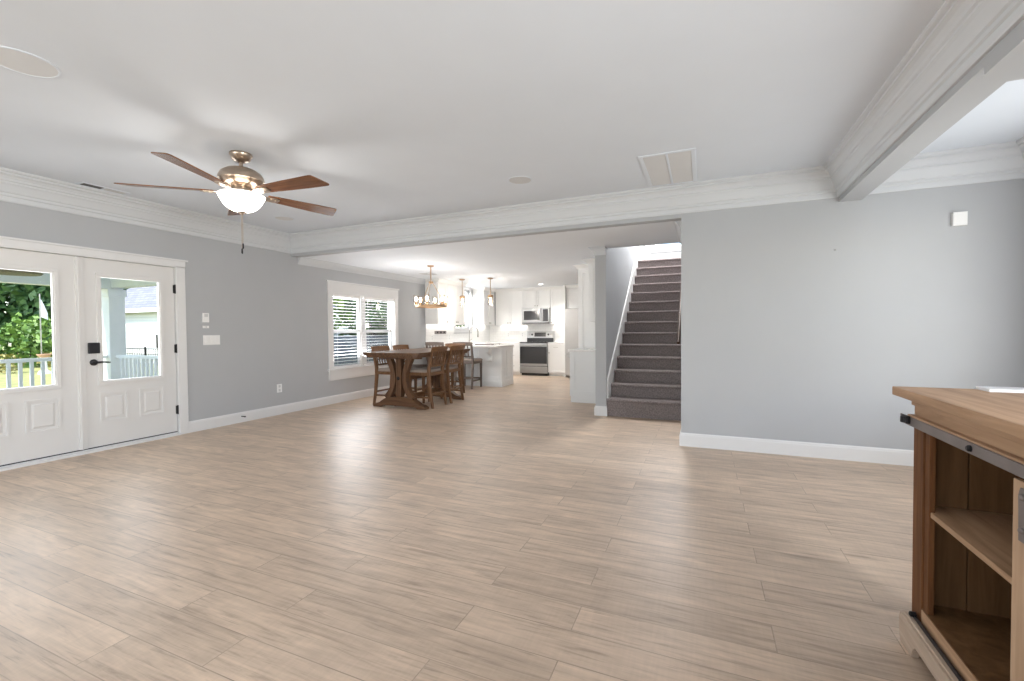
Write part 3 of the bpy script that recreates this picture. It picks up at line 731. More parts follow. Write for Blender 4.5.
# ------------------------------------------------------------------ chandelier and pendants
CX, CY = -4.559, 6.936
chd = thing('wagon_wheel_chandelier', 'round brass chandelier with glass shades over the dining table', 'chandelier', (CX, CY, 1.68))
chd.name = 'ring_chandelier'
obj('canopy', MB().lathe([(0.065, ZD), (0.065, ZD - 0.012), (0.05, ZD - 0.022), (0.012, ZD - 0.03)], (CX, CY, 0), 24), BRASS, chd, 0, True)
obj('stem', MB().tube([(CX, CY, ZD - 0.02), (CX, CY, 2.14)], 0.010, 10), BRASS, chd, 0, True)
obj('hub', MB().lathe([(0.012, 2.16), (0.04, 2.15), (0.045, 2.135), (0.03, 2.12), (0.01, 2.11)], (CX, CY, 0), 20), BRASS, chd, 0, True)
RR = 0.275
obj('ring', MB().loft([[(CX + (RR + dr) * math.cos(t), CY + (RR + dr) * math.sin(t), 1.70 + dz) for dr, dz in ((-0.012, -0.02), (0.012, -0.02), (0.012, 0.02), (-0.012, 0.02))] for t in [2 * PI * i / 48 for i in range(49)]], True, False), BRASS, chd)
for k in range(6):
    t = 0.84 + 2 * PI * k / 6
    x, y = CX + RR * math.cos(t), CY + RR * math.sin(t)
    if k % 2 == 0:
        obj('support_rod', MB().tube([(CX + 0.03 * math.cos(t), CY + 0.03 * math.sin(t), 2.135), (x, y, 1.715)], 0.0055, 8), BRASS, chd, 0, True)
    obj('socket', MB().lathe([(0.03, 1.72), (0.034, 1.727), (0.022, 1.735), (0.018, 1.775), (0.012, 1.78)], (x, y, 0), 16), BRASS, chd, 0, True)
    sh = obj('glass_shade', MB().lathe([(0.040, 1.73), (0.046, 1.76), (0.046, 1.90)], (x, y, 0), 20, False), SEED, chd, 0, True)
    obj('bulb', MB().lathe([(0.010, 1.778), (0.016, 1.80), (0.024, 1.83), (0.020, 1.855), (0.006, 1.87)], (x, y, 0), 12), BULB, chd, 0, True)
for k in range(6): light('chandelier_lamp', 'POINT', (CX + RR * math.cos(0.84 + PI * k / 3), CY + RR * math.sin(0.84 + PI * k / 3), 1.83), 5.2, (1, 0.945, 0.88), radius=0.03)
def pendant(x, y, label):
    p = thing('glass_pendant', label, 'pendant light', (x, y, 1.84), 'pendants over the kitchen peninsula')
    obj('canopy', MB().lathe([(0.065, ZD), (0.065, ZD - 0.014), (0.05, ZD - 0.024), (0.010, ZD - 0.03)], (x, y, 0), 24), BRASS, p, 0, True)
    obj('stem', MB().tube([(x, y, ZD - 0.02), (x, y, 2.05)], 0.008, 10), BRASS, p, 0, True)
    obj('cap', MB().lathe([(0.010, 2.07), (0.045, 2.06), (0.062, 2.045), (0.062, 2.00), (0.050, 1.995)], (x, y, 0), 24), BRASS, p, 0, True)
    obj('glass_shade', MB().lathe([(0.058, 2.0), (0.058, 1.825)], (x, y, 0), 24, False), SEED, p, 0, True)
    obj('bulb', MB().lathe([(0.012, 1.995), (0.014, 1.965), (0.028, 1.925), (0.030, 1.90), (0.020, 1.88), (0.004, 1.872)], (x, y, 0), 14), BULB, p, 0, True)
    light('pendant_lamp', 'POINT', (x, y, 1.86), 14, (1, 0.945, 0.88), radius=0.05)
pendant(-5.122, 9.087, 'brass pendant with clear glass cylinder nearer the left wall')
pendant(-4.432, 9.155, 'brass pendant with clear glass cylinder nearer the range')

# ------------------------------------------------------------------ kitchen
def face(ox, oy, d):
    """local (u along the wall, n out of the wall, z) -> scene"""
    if d == 'S': return Matrix(((1, 0, 0, ox), (0, -1, 0, oy), (0, 0, 1, 0), (0, 0, 0, 1)))
    if d == 'E': return Matrix(((0, 1, 0, ox), (1, 0, 0, oy), (0, 0, 1, 0), (0, 0, 0, 1)))
    if d == 'W': return Matrix(((0, -1, 0, ox), (1, 0, 0, oy), (0, 0, 1, 0), (0, 0, 0, 1)))
def shaker(mb, u0, u1, z0, z1, n, t=0.02, rail=0.055):
    mb.box(u0, u1, n, n + t, z1 - rail, z1).box(u0, u1, n, n + t, z0, z0 + rail).box(u0, u0 + rail, n, n + t, z0 + rail, z1 - rail).box(u1 - rail, u1, n, n + t, z0 + rail, z1 - rail)
    return mb.box(u0 + rail, u1 - rail, n, n + t * 0.45, z0 + rail, z1 - rail)
def cabinet(name, label, M, w, d, z0, z1, fronts, group=None, material=CAB, toe=False, crown_h=0.0, end_panel=None, wrap_from=0.01):
    o = thing(name, label, 'cabinet', tuple(M @ Vector((w / 2, d / 2, z0))), group)
    mb = MB(M)
    if toe: mb.box(0, w, 0.01, d - 0.07, z0, z0 + 0.10).box(0, w, 0.01, d, z0 + 0.10, z1)
    else: mb.box(0, w, 0.01, d, z0, z1)
    if end_panel is not None:
        for (u, sgn) in end_panel:       # shaker frame on an end face
            a, b = sorted((u, u + sgn * 0.012))
            f0, f1 = z0 + (0.10 if toe else 0.0), z1
            mb.box(a, b, 0.01, 0.07, f0, f1).box(a, b, d - 0.07, d, f0, f1).box(a, b, 0.07, d - 0.07, f1 - 0.08, f1).box(a, b, 0.07, d - 0.07, f0, f0 + 0.10)
            if toe: mb.box(a, b + 0.004 if sgn > 0 else b, 0.01, d, z0, z0 + 0.10)
    obj('body', mb, material, o, 0.0015)
    for kind, u0, u1, a, b, hs in fronts:
        df = obj('door' if kind == 'door' else 'drawer', shaker(MB(M), u0, u1, a, b, d, rail=0.055 if kind == 'door' else 0.035), material, o, 0.001)
        if kind == 'door':
            ku = u0 + 0.035 if hs[0] == 'l' else u1 - 0.035
            kz = a + 0.06 if hs[1] == 'b' else b - 0.06
            obj('knob', MB(M @ Matrix.Translation((ku, d + 0.018, kz)) @ Matrix.Rotation(-PI / 2, 4, 'X')).lathe([(0.006, 0), (0.006, 0.012), (0.016, 0.018), (0.017, 0.026), (0.010, 0.030)], n=14), HARD, df, 0, True)
        else:
            um, zm = (u0 + u1) / 2, (a + b) / 2
            obj('pull', MB(M).tube([(um - 0.06, d + 0.018, zm), (um - 0.06, d + 0.045, zm), (um + 0.06, d + 0.045, zm), (um + 0.06, d + 0.018, zm)], 0.005, 8), HARD, df)
    if crown_h:
        pr = [(0, 0), (0.018, 0), (0.03, 0.22), (0.06, 0.62), (0.085, 0.82), (0.09, 0.86), (0.09, 1), (0, 1)]
        mb = MB(M); zc_ = z1 - 0.001
        wrap = 1.0 if end_panel is not None else 0.0
        mb.loft([[(-p * wrap, d + 0.02 + p, zc_ + q * crown_h) for p, q in pr], [(w, d + 0.02 + p, zc_ + q * crown_h) for p, q in pr]])
        if wrap: mb.loft([[(-p, d + 0.02 + p, zc_ + q * crown_h) for p, q in pr], [(-p, wrap_from, zc_ + q * crown_h) for p, q in pr]])
        mb.box(0, w, 0.01, d + 0.02, zc_, zc_ + crown_h)
        obj('crown', mb, material, o)
    return o
UZ0, UZ1 = 1.40, 2.37
CRH = ZD - UZ1
g = 0.003
# left wall uppers
G_UP = 'white upper kitchen cabinets'
cabinet('upper_cabinet', 'white single-door upper cabinet at the corner by the dining wall', face(XL, 8.745, 'E'), 0.417, 0.33, UZ0, UZ1,
        [('door', g, 0.417 - g, UZ0 + g, UZ1 - g, 'rb')], G_UP, CAB, False, CRH, [(0.0, -1)])
cabinet('upper_cabinet', 'white double-door upper cabinet left of the sink window', face(XL, 9.165, 'E'), 0.83, 0.33, UZ0, UZ1,
        [('door', g, 0.415 - g / 2, UZ0 + g, UZ1 - g, 'rb'), ('door', 0.415 + g / 2, 0.83 - g, UZ0 + g, UZ1 - g, 'lb')], G_UP, CAB, False, CRH)
cabinet('upper_cabinet', 'white upper cabinet between sink window and kitchen corner', face(XL, 11.075, 'E'), 0.738, 0.33, UZ0, UZ1,
        [('door', g, 0.355, UZ0 + g, UZ1 - g, 'rb'), ('door', 0.358, 0.70 - g, UZ0 + g, UZ1 - g, 'lb')], G_UP, CAB, False, CRH, [(0.0, -1)])
# far wall uppers
UD = 0.33
cabinet('upper_cabinet', 'white double-door upper cabinet left of the microwave', face(-5.560, YK, 'S'), 0.865, UD, UZ0, UZ1,
        [('door', 0.022, 0.441, UZ0 + g, UZ1 - g, 'rb'), ('door', 0.444, 0.865 - g, UZ0 + g, UZ1 - g, 'lb')], G_UP, CAB, False, CRH)
cabinet('upper_cabinet', 'short white double-door cabinet directly above the microwave', face(-4.69, YK, 'S'), 0.81, UD, 1.87, UZ1,
        [('door', g, 0.404, 1.873, UZ1 - g, 'rb'), ('door', 0.407, 0.81 - g, 1.873, UZ1 - g, 'lb')], G_UP, CAB, False, CRH)
cabinet('upper_cabinet', 'white single-door upper cabinet right of the microwave', face(-3.875, YK, 'S'), 0.455, UD, UZ0, UZ1,
        [('door', g, 0.455 - g, UZ0 + g, UZ1 - g, 'lb')], G_UP, CAB, False, CRH)
cabinet('upper_cabinet', 'white cabinet above the refrigerator', face(-3.36, YK, 'S'), 0.95, 0.55, 1.815, UZ1,
        [('door', g, 0.473, 1.818, UZ1 - g, 'rb'), ('door', 0.476, 0.95 - g, 1.818, UZ1 - g, 'lb')], G_UP, CAB, False, CRH)
tag(obj('refrigerator_side_panel', MB().box(-3.415, -3.363, 11.50, YK, 0, UZ1 + CRH), CAB, None, 0.002), 'tall white end panel between lower cabinet and refrigerator', 'panel')
fr_ = thing('refrigerator', 'pale grey refrigerator recessed beside the kitchen end panel', 'refrigerator', (-2.9, 11.7, 0))
obj('body', MB().box(-3.34, -2.43, 11.42, 12.1, 0.03, 1.80), FRIDGE, fr_, 0.006)
for a, b in ((-3.338, -2.888), (-2.882, -2.432)):
    dd = obj('door', MB().box(a, b, 11.36, 11.415, 0.62, 1.80), FRIDGE, fr_, 0.008)
    hx = b - 0.05 if a < -3.0 else a + 0.05
    obj('handle', MB().tube([(hx, 11.36, 0.80), (hx, 11.31, 0.82), (hx, 11.31, 1.55), (hx, 11.36, 1.57)], 0.011, 8), STEEL, dd)
dd = obj('freezer_drawer', MB().box(-3.338, -2.432, 11.36, 11.415, 0.06, 0.61), FRIDGE, fr_, 0.008)
obj('handle', MB().tube([(-3.25, 11.36, 0.54), (-3.25, 11.31, 0.54), (-2.52, 11.31, 0.54), (-2.52, 11.36, 0.54)], 0.011, 8), STEEL, dd)
# base cabinets
BD, BZ = 0.60, 0.876
G_LO = 'white lower kitchen cabinets'
cabinet('base_cabinet', 'white drawer cabinet to the left of the range', face(-5.30, YK, 'S'), 0.615, BD, 0, BZ,
        [('drawer', 0.16, 0.612, 0.70, BZ - g, ''), ('drawer', 0.16, 0.612, 0.415, 0.695, ''), ('drawer', 0.16, 0.612, 0.105, 0.41, '')], G_LO, CAB, True)
cabinet('base_cabinet', 'white lower cabinet with drawer and door right of the range', face(-3.868, YK, 'S'), 0.45, BD, 0, BZ,
        [('drawer', g, 0.447, 0.70, BZ - g, ''), ('door', g, 0.447, 0.105, 0.695, 'lt')], G_LO, CAB, True)
cabinet('base_cabinet', 'long white sink base along the left kitchen wall', face(XL, 9.75, 'E'), 1.75, BD, 0, BZ,
        [('door', 0.45, 0.87, 0.105, BZ - g, 'rt'), ('door', 0.873, 1.30, 0.105, BZ - g, 'lt')], G_LO, CAB, True)
tag(obj('countertop', MB().box(XL, -5.285, 9.75, YK, BZ, 0.914).box(-5.285, -4.683, 11.53, YK, BZ, 0.914), QUARTZ, None, 0.003), 'white L-shaped countertop from the sink to the left of the range', 'countertop')
tag(obj('countertop', MB().box(-3.868, -3.417, 11.53, YK, BZ, 0.914), QUARTZ, None, 0.003), 'short white countertop to the right of the range', 'countertop')
struct('backsplash_left', wall_y(XL, XL + 0.008, 8.76, YK - 0.008, 0.914, UZ0, [(KW[0] - 0.11, KW[1] + 0.11, 1.18, UZ0)]), TILE_L, 'white tile backsplash on the left kitchen wall', 'backsplash')
struct('backsplash_back', MB().box(XL + 0.008, -3.42, YK - 0.008, YK, 0.914, UZ0).box(-4.69, -3.88, YK - 0.008, YK, UZ0, 1.87), TILE_B, 'white tile backsplash behind the range', 'backsplash')
# under cabinet strips
def strip(label, x0, x1, y0, y1, e):
    tag(obj('under_cabinet_light', MB().box(x0, x1, y0, y1, UZ0 - 0.014, UZ0 - 0.001), STRIP, None, 0.002), label, 'light strip', 'light strips under the upper cabinets')
    light('under_cabinet_lamp', 'AREA', ((x0 + x1) / 2, (y0 + y1) / 2, UZ0 - 0.02), e, (1, 0.95, 0.88), x1 - x0 + 0.05, y1 - y0 + 0.05, (0, 0, -1))
strip('glowing strip under the cabinets left of the sink window', XL + 0.03, XL + 0.06, 8.80, 9.95, 1.5)
strip('glowing strip under the cabinet right of the sink window', XL + 0.03, XL + 0.06, 11.12, 11.75, 1.4)
strip('glowing strip under the cabinet left of the microwave', -5.5, -4.72, YK - 0.06, YK - 0.03, 1.5)
strip('glowing strip under the cabinet right of the microwave', -3.85, -3.45, YK - 0.06, YK - 0.03, 1.4)
# outlets on tile
o, B = plate('outlet_strip', 'dark horizontal outlet strip on the left kitchen tile', 'outlet', 'y', 9.37, 1.215, 0.50, 0.075, XL + 0.008, 1, t=0.02)
bpy.data.objects[[c.name for c in bpy.data.objects if c.parent == o][0]].data.materials[0] = RAILM
for q in (-0.15, 0, 0.15): obj('socket', B(MB(), 0.019, 0.023, 9.37 + q - 0.03, 9.37 + q + 0.03, 1.19, 1.24), BLACK, o)
for y, lab in ((9.0, 'white outlet below the dark strip, nearer the dining wall'), (9.78, 'white outlet below the dark strip, nearer the sink')):
    o, B = plate('power_outlet', lab, 'outlet', 'y', y, 1.09, 0.075, 0.12, XL + 0.008, 1)
    for dz in (-0.028, 0.028): obj('socket', B(MB(), 0.007, 0.010, y - 0.017, y + 0.017, 1.09 + dz - 0.018, 1.09 + dz + 0.018), GRILLE, o)
for x, lab in ((-5.30, 'white outlet on the tile left of the range, nearer the corner'), (-4.85, 'white outlet on the tile immediately left of the range')):
    o, B = plate('power_outlet', lab, 'outlet', 'x', x, 1.12, 0.075, 0.12, YK - 0.008, -1)
    for dz in (-0.028, 0.028): obj('socket', B(MB(), 0.007, 0.010, x - 0.017, x + 0.017, 1.12 + dz - 0.018, 1.12 + dz + 0.018), GRILLE, o)
tag(obj('tile_shelf', MB().box(-5.30, -4.95, YK - 0.03, YK - 0.008, 1.235, 1.262), QUARTZ, None, 0.002), 'slim pale ledge on the tile left of the range', 'shelf')

# faucet
fa = thing('kitchen_faucet', 'tall arched faucet in front of the sink window', 'faucet', (-5.76, 10.58, 0.914))
arc = [(-5.76, 10.58, 0.93), (-5.76, 10.58, 1.22)] + [(-5.76 + 0.13 - 0.13 * math.cos(t), 10.58, 1.22 + 0.13 * math.sin(t)) for t in [PI * i / 10 for i in range(1, 11)]] + [(-5.50, 10.58, 1.16)]
obj('base', MB().lathe([(0.030, 0.914), (0.030, 0.925), (0.022, 0.94), (0.020, 1.0)], (-5.76, 10.58, 0), 18), HARD, fa, 0, True)
obj('spout', MB().tube(arc, 0.014, 12), HARD, fa, 0, True)
obj('spray_head', MB().tube([(-5.50, 10.58, 1.17), (-5.50, 10.58, 1.08)], [0.017, 0.021], 12), HARD, fa, 0, True)
obj('lever', MB().tube([(-5.76, 10.60, 0.98), (-5.76, 10.64, 1.0), (-5.74, 10.70, 1.03)], 0.008, 8), HARD, fa, 0, True)

# range
RX0, RX1, RY = -4.678, -3.873, 11.49
rg_ = thing('kitchen_range', 'stainless steel electric range with dark oven window', 'range', ((RX0 + RX1) / 2, 11.8, 0))
obj('body', MB().box(RX0, RX1, RY + 0.03, YK - 0.012, 0.06, 0.905).box(RX0 + 0.03, RX1 - 0.03, RY + 0.06, YK - 0.05, 0, 0.06), DGLASS, rg_, 0.004)
obj('cooktop', MB().box(RX0, RX1, RY - 0.005, YK - 0.09, 0.905, 0.922), DGLASS, rg_, 0.004)
bg = MB().prism([(YK - 0.012, 0.92), (YK - 0.012, 1.225), (YK - 0.07, 1.225), (YK - 0.10, 1.02), (YK - 0.10, 0.92)], RX0, RX1, 'x')
back = obj('control_panel', bg, STEEL, rg_, 0.004)
obj('black_lower_panel', MB().box(RX0 + 0.004, RX1 - 0.004, YK - 0.104, YK - 0.09, 0.923, 1.03), DGLASS, back)
obj('display', MB(Matrix.Translation(((RX0 + RX1) / 2, YK - 0.087, 1.125)) @ Matrix.Rotation(math.radians(-8.3), 4, 'X')).box(-0.17, 0.17, -0.006, 0.004, -0.06, 0.06), DGLASS, back)
for dx in (-0.33, -0.245, 0.245, 0.33):
    obj('knob', MB(Matrix.Translation(((RX0 + RX1) / 2 + dx, YK - 0.086, 1.125)) @ Matrix.Rotation(PI / 2, 4, 'X')).lathe([(0.030, 0), (0.028, 0.012), (0.020, 0.026), (0.018, 0.03)], n=16), BLACK if abs(dx) < 0.3 else HARD, back, 0, True)
od = obj('oven_door', MB().box(RX0, RX1, RY, RY + 0.03, 0.27, 0.895), STEEL, rg_, 0.004)
obj('oven_window', MB().box(RX0 + 0.012, RX1 - 0.012, RY - 0.004, RY + 0.01, 0.335, 0.80), DGLASS, od, 0.002)
obj('handle', MB().tube([(RX0 + 0.06, RY, 0.845), (RX0 + 0.06, RY - 0.05, 0.845)], 0.010, 8).tube([(RX1 - 0.06, RY, 0.845), (RX1 - 0.06, RY - 0.05, 0.845)], 0.010, 8).tube([(RX0 + 0.02, RY - 0.05, 0.845), (RX1 - 0.02, RY - 0.05, 0.845)], 0.014, 12), STEEL, od, 0, True)
dr = obj('storage_drawer', MB().box(RX0, RX1, RY, RY + 0.03, 0.075, 0.255), STEEL, rg_, 0.004)
# microwave
mw = thing('microwave', 'stainless over-the-range microwave with black control panel', 'microwave', (-4.285, 11.9, 1.44))
MX0, MX1, MY, MZ0, MZ1 = -4.688, -3.882, 11.72, 1.435, 1.868
obj('body', MB().box(MX0, MX1, MY, YK - 0.01, MZ0, MZ1), STEEL, mw, 0.004)
md = obj('door', MB().box(MX0 + 0.002, MX0 + 0.60, MY - 0.03, MY - 0.001, MZ0 + 0.03, MZ1 - 0.005), STEEL, mw, 0.004)
obj('window', MB().box(MX0 + 0.06, MX0 + 0.53, MY - 0.034, MY - 0.02, MZ0 + 0.10, MZ1 - 0.08), DGLASS, md, 0.002)
obj('handle', MB().tube([(MX0 + 0.57, MY - 0.03, MZ0 + 0.07), (MX0 + 0.57, MY - 0.065, MZ0 + 0.09), (MX0 + 0.57, MY - 0.065, MZ1 - 0.07), (MX0 + 0.57, MY - 0.03, MZ1 - 0.05)], 0.010, 8), STEEL, md, 0, True)
cpn = obj('control_panel', MB().box(MX0 + 0.605, MX1 - 0.002, MY - 0.03, MY - 0.001, MZ0 + 0.03, MZ1 - 0.005), STEEL, mw, 0.004)
obj('keypad', MB().box(MX0 + 0.625, MX1 - 0.03, MY - 0.034, MY - 0.02, MZ0 + 0.06, MZ1 - 0.04), DGLASS, cpn, 0.002)
obj('vent_grille', MB().box(MX0 + 0.002, MX1 - 0.002, MY - 0.028, MY - 0.001, MZ0, MZ0 + 0.027), DGLASS, mw)

# peninsula
PX0, PX1, PY0, PY1 = XL + 0.003, -4.10, 8.985, 9.62
pn = thing('kitchen_peninsula', 'pale grey panelled peninsula with curved corbel under the counter', 'kitchen island', ((PX0 + PX1) / 2, (PY0 + PY1) / 2, 0))
mb = MB().box(PX0, PX1, PY0, PY1, 0, BZ)
fx = [PX0 + 0.02, -5.31, -4.72, PX1]
for a, b in zip(fx[:-1], fx[1:]):
    mb.box(a, a + 0.06, PY0 - 0.014, PY0, 0.13, BZ).box(b - 0.06, b, PY0 - 0.014, PY0, 0.13, BZ).box(a + 0.06, b - 0.06, PY0 - 0.014, PY0, BZ - 0.08, BZ).box(a + 0.06, b - 0.06, PY0 - 0.014, PY0, 0.13, 0.22)
mb.box(PX1, PX1 + 0.014, PY0 - 0.014, PY0 + 0.06, 0.13, BZ).box(PX1, PX1 + 0.014, PY1 - 0.06, PY1, 0.13, BZ).box(PX1, PX1 + 0.014, PY0 + 0.06, PY1 - 0.06, BZ - 0.08, BZ).box(PX1, PX1 + 0.014, PY0 + 0.06, PY1 - 0.06, 0.13, 0.22)
mb.box(PX1, PX1 + 0.014, PY0 + 0.29, PY0 + 0.35, 0.22, BZ - 0.08)
obj('panelled_body', mb, ISL, pn, 0.002)
obj('base_moulding', MB().box(PX0, PX1 + 0.02, PY0 - 0.022, PY1, 0, 0.12).box(PX0, PX1 + 0.017, PY0 - 0.018, PY1, 0.12, 0.135), ISL, pn, 0.002)
cb = [(PY0 - 0.014, 0.56), (PY0 - 0.03, 0.56), (PY0 - 0.055, 0.575), (PY0 - 0.06, 0.61), (PY0 - 0.05, 0.65), (PY0 - 0.06, 0.69), (PY0 - 0.10, 0.72), (PY0 - 0.16, 0.75), (PY0 - 0.20, 0.79), (PY0 - 0.21, 0.83), (PY0 - 0.22, BZ), (PY0 - 0.014, BZ)]
for x in (-4.34, -5.02): obj('corbel', MB().prism(cb, x - 0.035, x + 0.035, 'x').box(x - 0.045, x + 0.045, PY0 - 0.022, PY0 - 0.013, 0.53, BZ), ISL, pn, 0.002)
tag(obj('peninsula_countertop', MB().prism([(XL + 0.002, PY0 - 0.30), (PX1 - 0.02, PY0 - 0.30), (PX1 + 0.03, PY0 - 0.25), (PX1 + 0.03, PY1 + 0.02), (XL + 0.002, PY1 + 0.02)], BZ, 0.916), QUARTZ, None, 0.004), 'white overhanging countertop on the peninsula behind the stools', 'countertop')
tag(obj('cutting_board', MB().box(-4.95, -4.55, 9.36, 9.56, 0.916, 0.936), RAILM, None, 0.004), 'thin dark board lying on the peninsula countertop', 'tray')

# bar by the stairs and tall pantry
bar = cabinet('bar_cabinet', 'white bar base cabinet with panelled end beside the stairs', face(-1.441, 7.50, 'W'), 0.56, 0.66, 0, BZ,
        [('door', g, 0.557, 0.105, 0.875, 'rt')], None, ISL, True, 0.0, [(0.0, -1)])
tag(obj('bar_countertop', MB().box(-2.145, -1.441, 7.465, 8.06, BZ, 0.914), QUARTZ, None, 0.003), 'pale countertop on the bar cabinet beside the stairs', 'countertop')
cabinet('bar_upper_cabinet', 'white upper cabinet above the bar counter beside the stairs', face(-1.441, 7.50, 'W'), 0.56, 0.33, 1.39, UZ1,
        [('door', g, 0.557, 1.393, UZ1 - g, 'rb')], None, CAB, False, CRH, [(0.0, -1)])
cabinet('pantry_cabinet', 'tall white pantry cabinet rising behind the bar counter', face(-1.441, 8.09, 'W'), 0.9, 0.66, 0, UZ1,
        [('door', g, 0.448, 0.105, UZ1 - g, 'rt'), ('door', 0.451, 0.897, 0.105, UZ1 - g, 'lt')], None, CAB, True, CRH, [(0.0, -1)], 0.47)

# ------------------------------------------------------------------ dining table
tb = thing('trestle_dining_table', 'counter-height brown trestle table with carved pedestal ends', 'table', (-4.55, 6.55, 0))
tx0, tx1, ty0, ty1 = -5.10, -4.00, 5.66, 7.45
def chamf(x0, x1, y0, y1, c): return [(x0 + c, y0), (x1 - c, y0), (x1, y0 + c), (x1, y1 - c), (x1 - c, y1), (x0 + c, y1), (x0, y1 - c), (x0, y0 + c)]
obj('tabletop', MB().prism(chamf(tx0, tx1, ty0, ty1, 0.07), 0.885, 0.914).prism(chamf(tx0 + 0.012, tx1 - 0.012, ty0 + 0.012, ty1 - 0.012, 0.065), 0.868, 0.886), TBL['y'], tb, 0.004)
obj('apron', MB().prism(chamf(tx0 + 0.05, tx1 - 0.05, ty0 + 0.05, ty1 - 0.05, 0.05), 0.835, 0.869), TBL['y'], tb, 0.003)
xc = (tx0 + tx1) / 2
for yc in (5.99, 7.12):
    foot = [(-0.52, 0.0), (-0.36, 0.0), (-0.30, 0.03), (0.30, 0.03), (0.36, 0.0), (0.52, 0.0), (0.52, 0.035), (0.47, 0.06), (0.40, 0.075), (0.33, 0.12), (0.24, 0.17), (0.0, 0.185), (-0.24, 0.17), (-0.33, 0.12), (-0.40, 0.075), (-0.47, 0.06), (-0.52, 0.035)]
    obj('trestle_foot', MB().prism([(xc + a, b) for a, b in foot], yc - 0.055, yc + 0.055, 'y'), TBL['x'], tb, 0.005)
    obj('centre_post', MB().box(xc - 0.048, xc + 0.048, yc - 0.05, yc + 0.05, 0.17, 0.836), TBL['z'], tb, 0.004)
    for s in (-1, 1):
        path = [(0.25, 0.15), (0.215, 0.20), (0.165, 0.27), (0.125, 0.36), (0.105, 0.44), (0.105, 0.52), (0.125, 0.61), (0.155, 0.69), (0.19, 0.77), (0.215, 0.83)]
        obj('curved_bracket', MB().band([(xc + s * a, b) for a, b in path], [0.11, 0.105, 0.09, 0.08, 0.08, 0.08, 0.08, 0.09, 0.10, 0.105], yc - 0.045, yc + 0.045, 'y'), TBL['z'], tb, 0.004)
    obj('top_cleat', MB().box(xc - 0.40, xc + 0.40, yc - 0.05, yc + 0.05, 0.800, 0.837), TBL['x'], tb, 0.004)
    e = -1 if yc < 6.5 else 1
    obj('bolt_cap', MB(Matrix.Translation((xc, yc + e * 0.05, 0.485)) @ Matrix.Rotation(-e * PI / 2, 4, 'X')).lathe([(0.030, -0.002), (0.030, 0.006), (0.020, 0.014), (0.004, 0.016)], n=16), BLACK, tb, 0, True)
obj('stretcher', MB().box(xc - 0.03, xc + 0.03, 6.03, 7.08, 0.43, 0.54), TBL['y'], tb, 0.004)

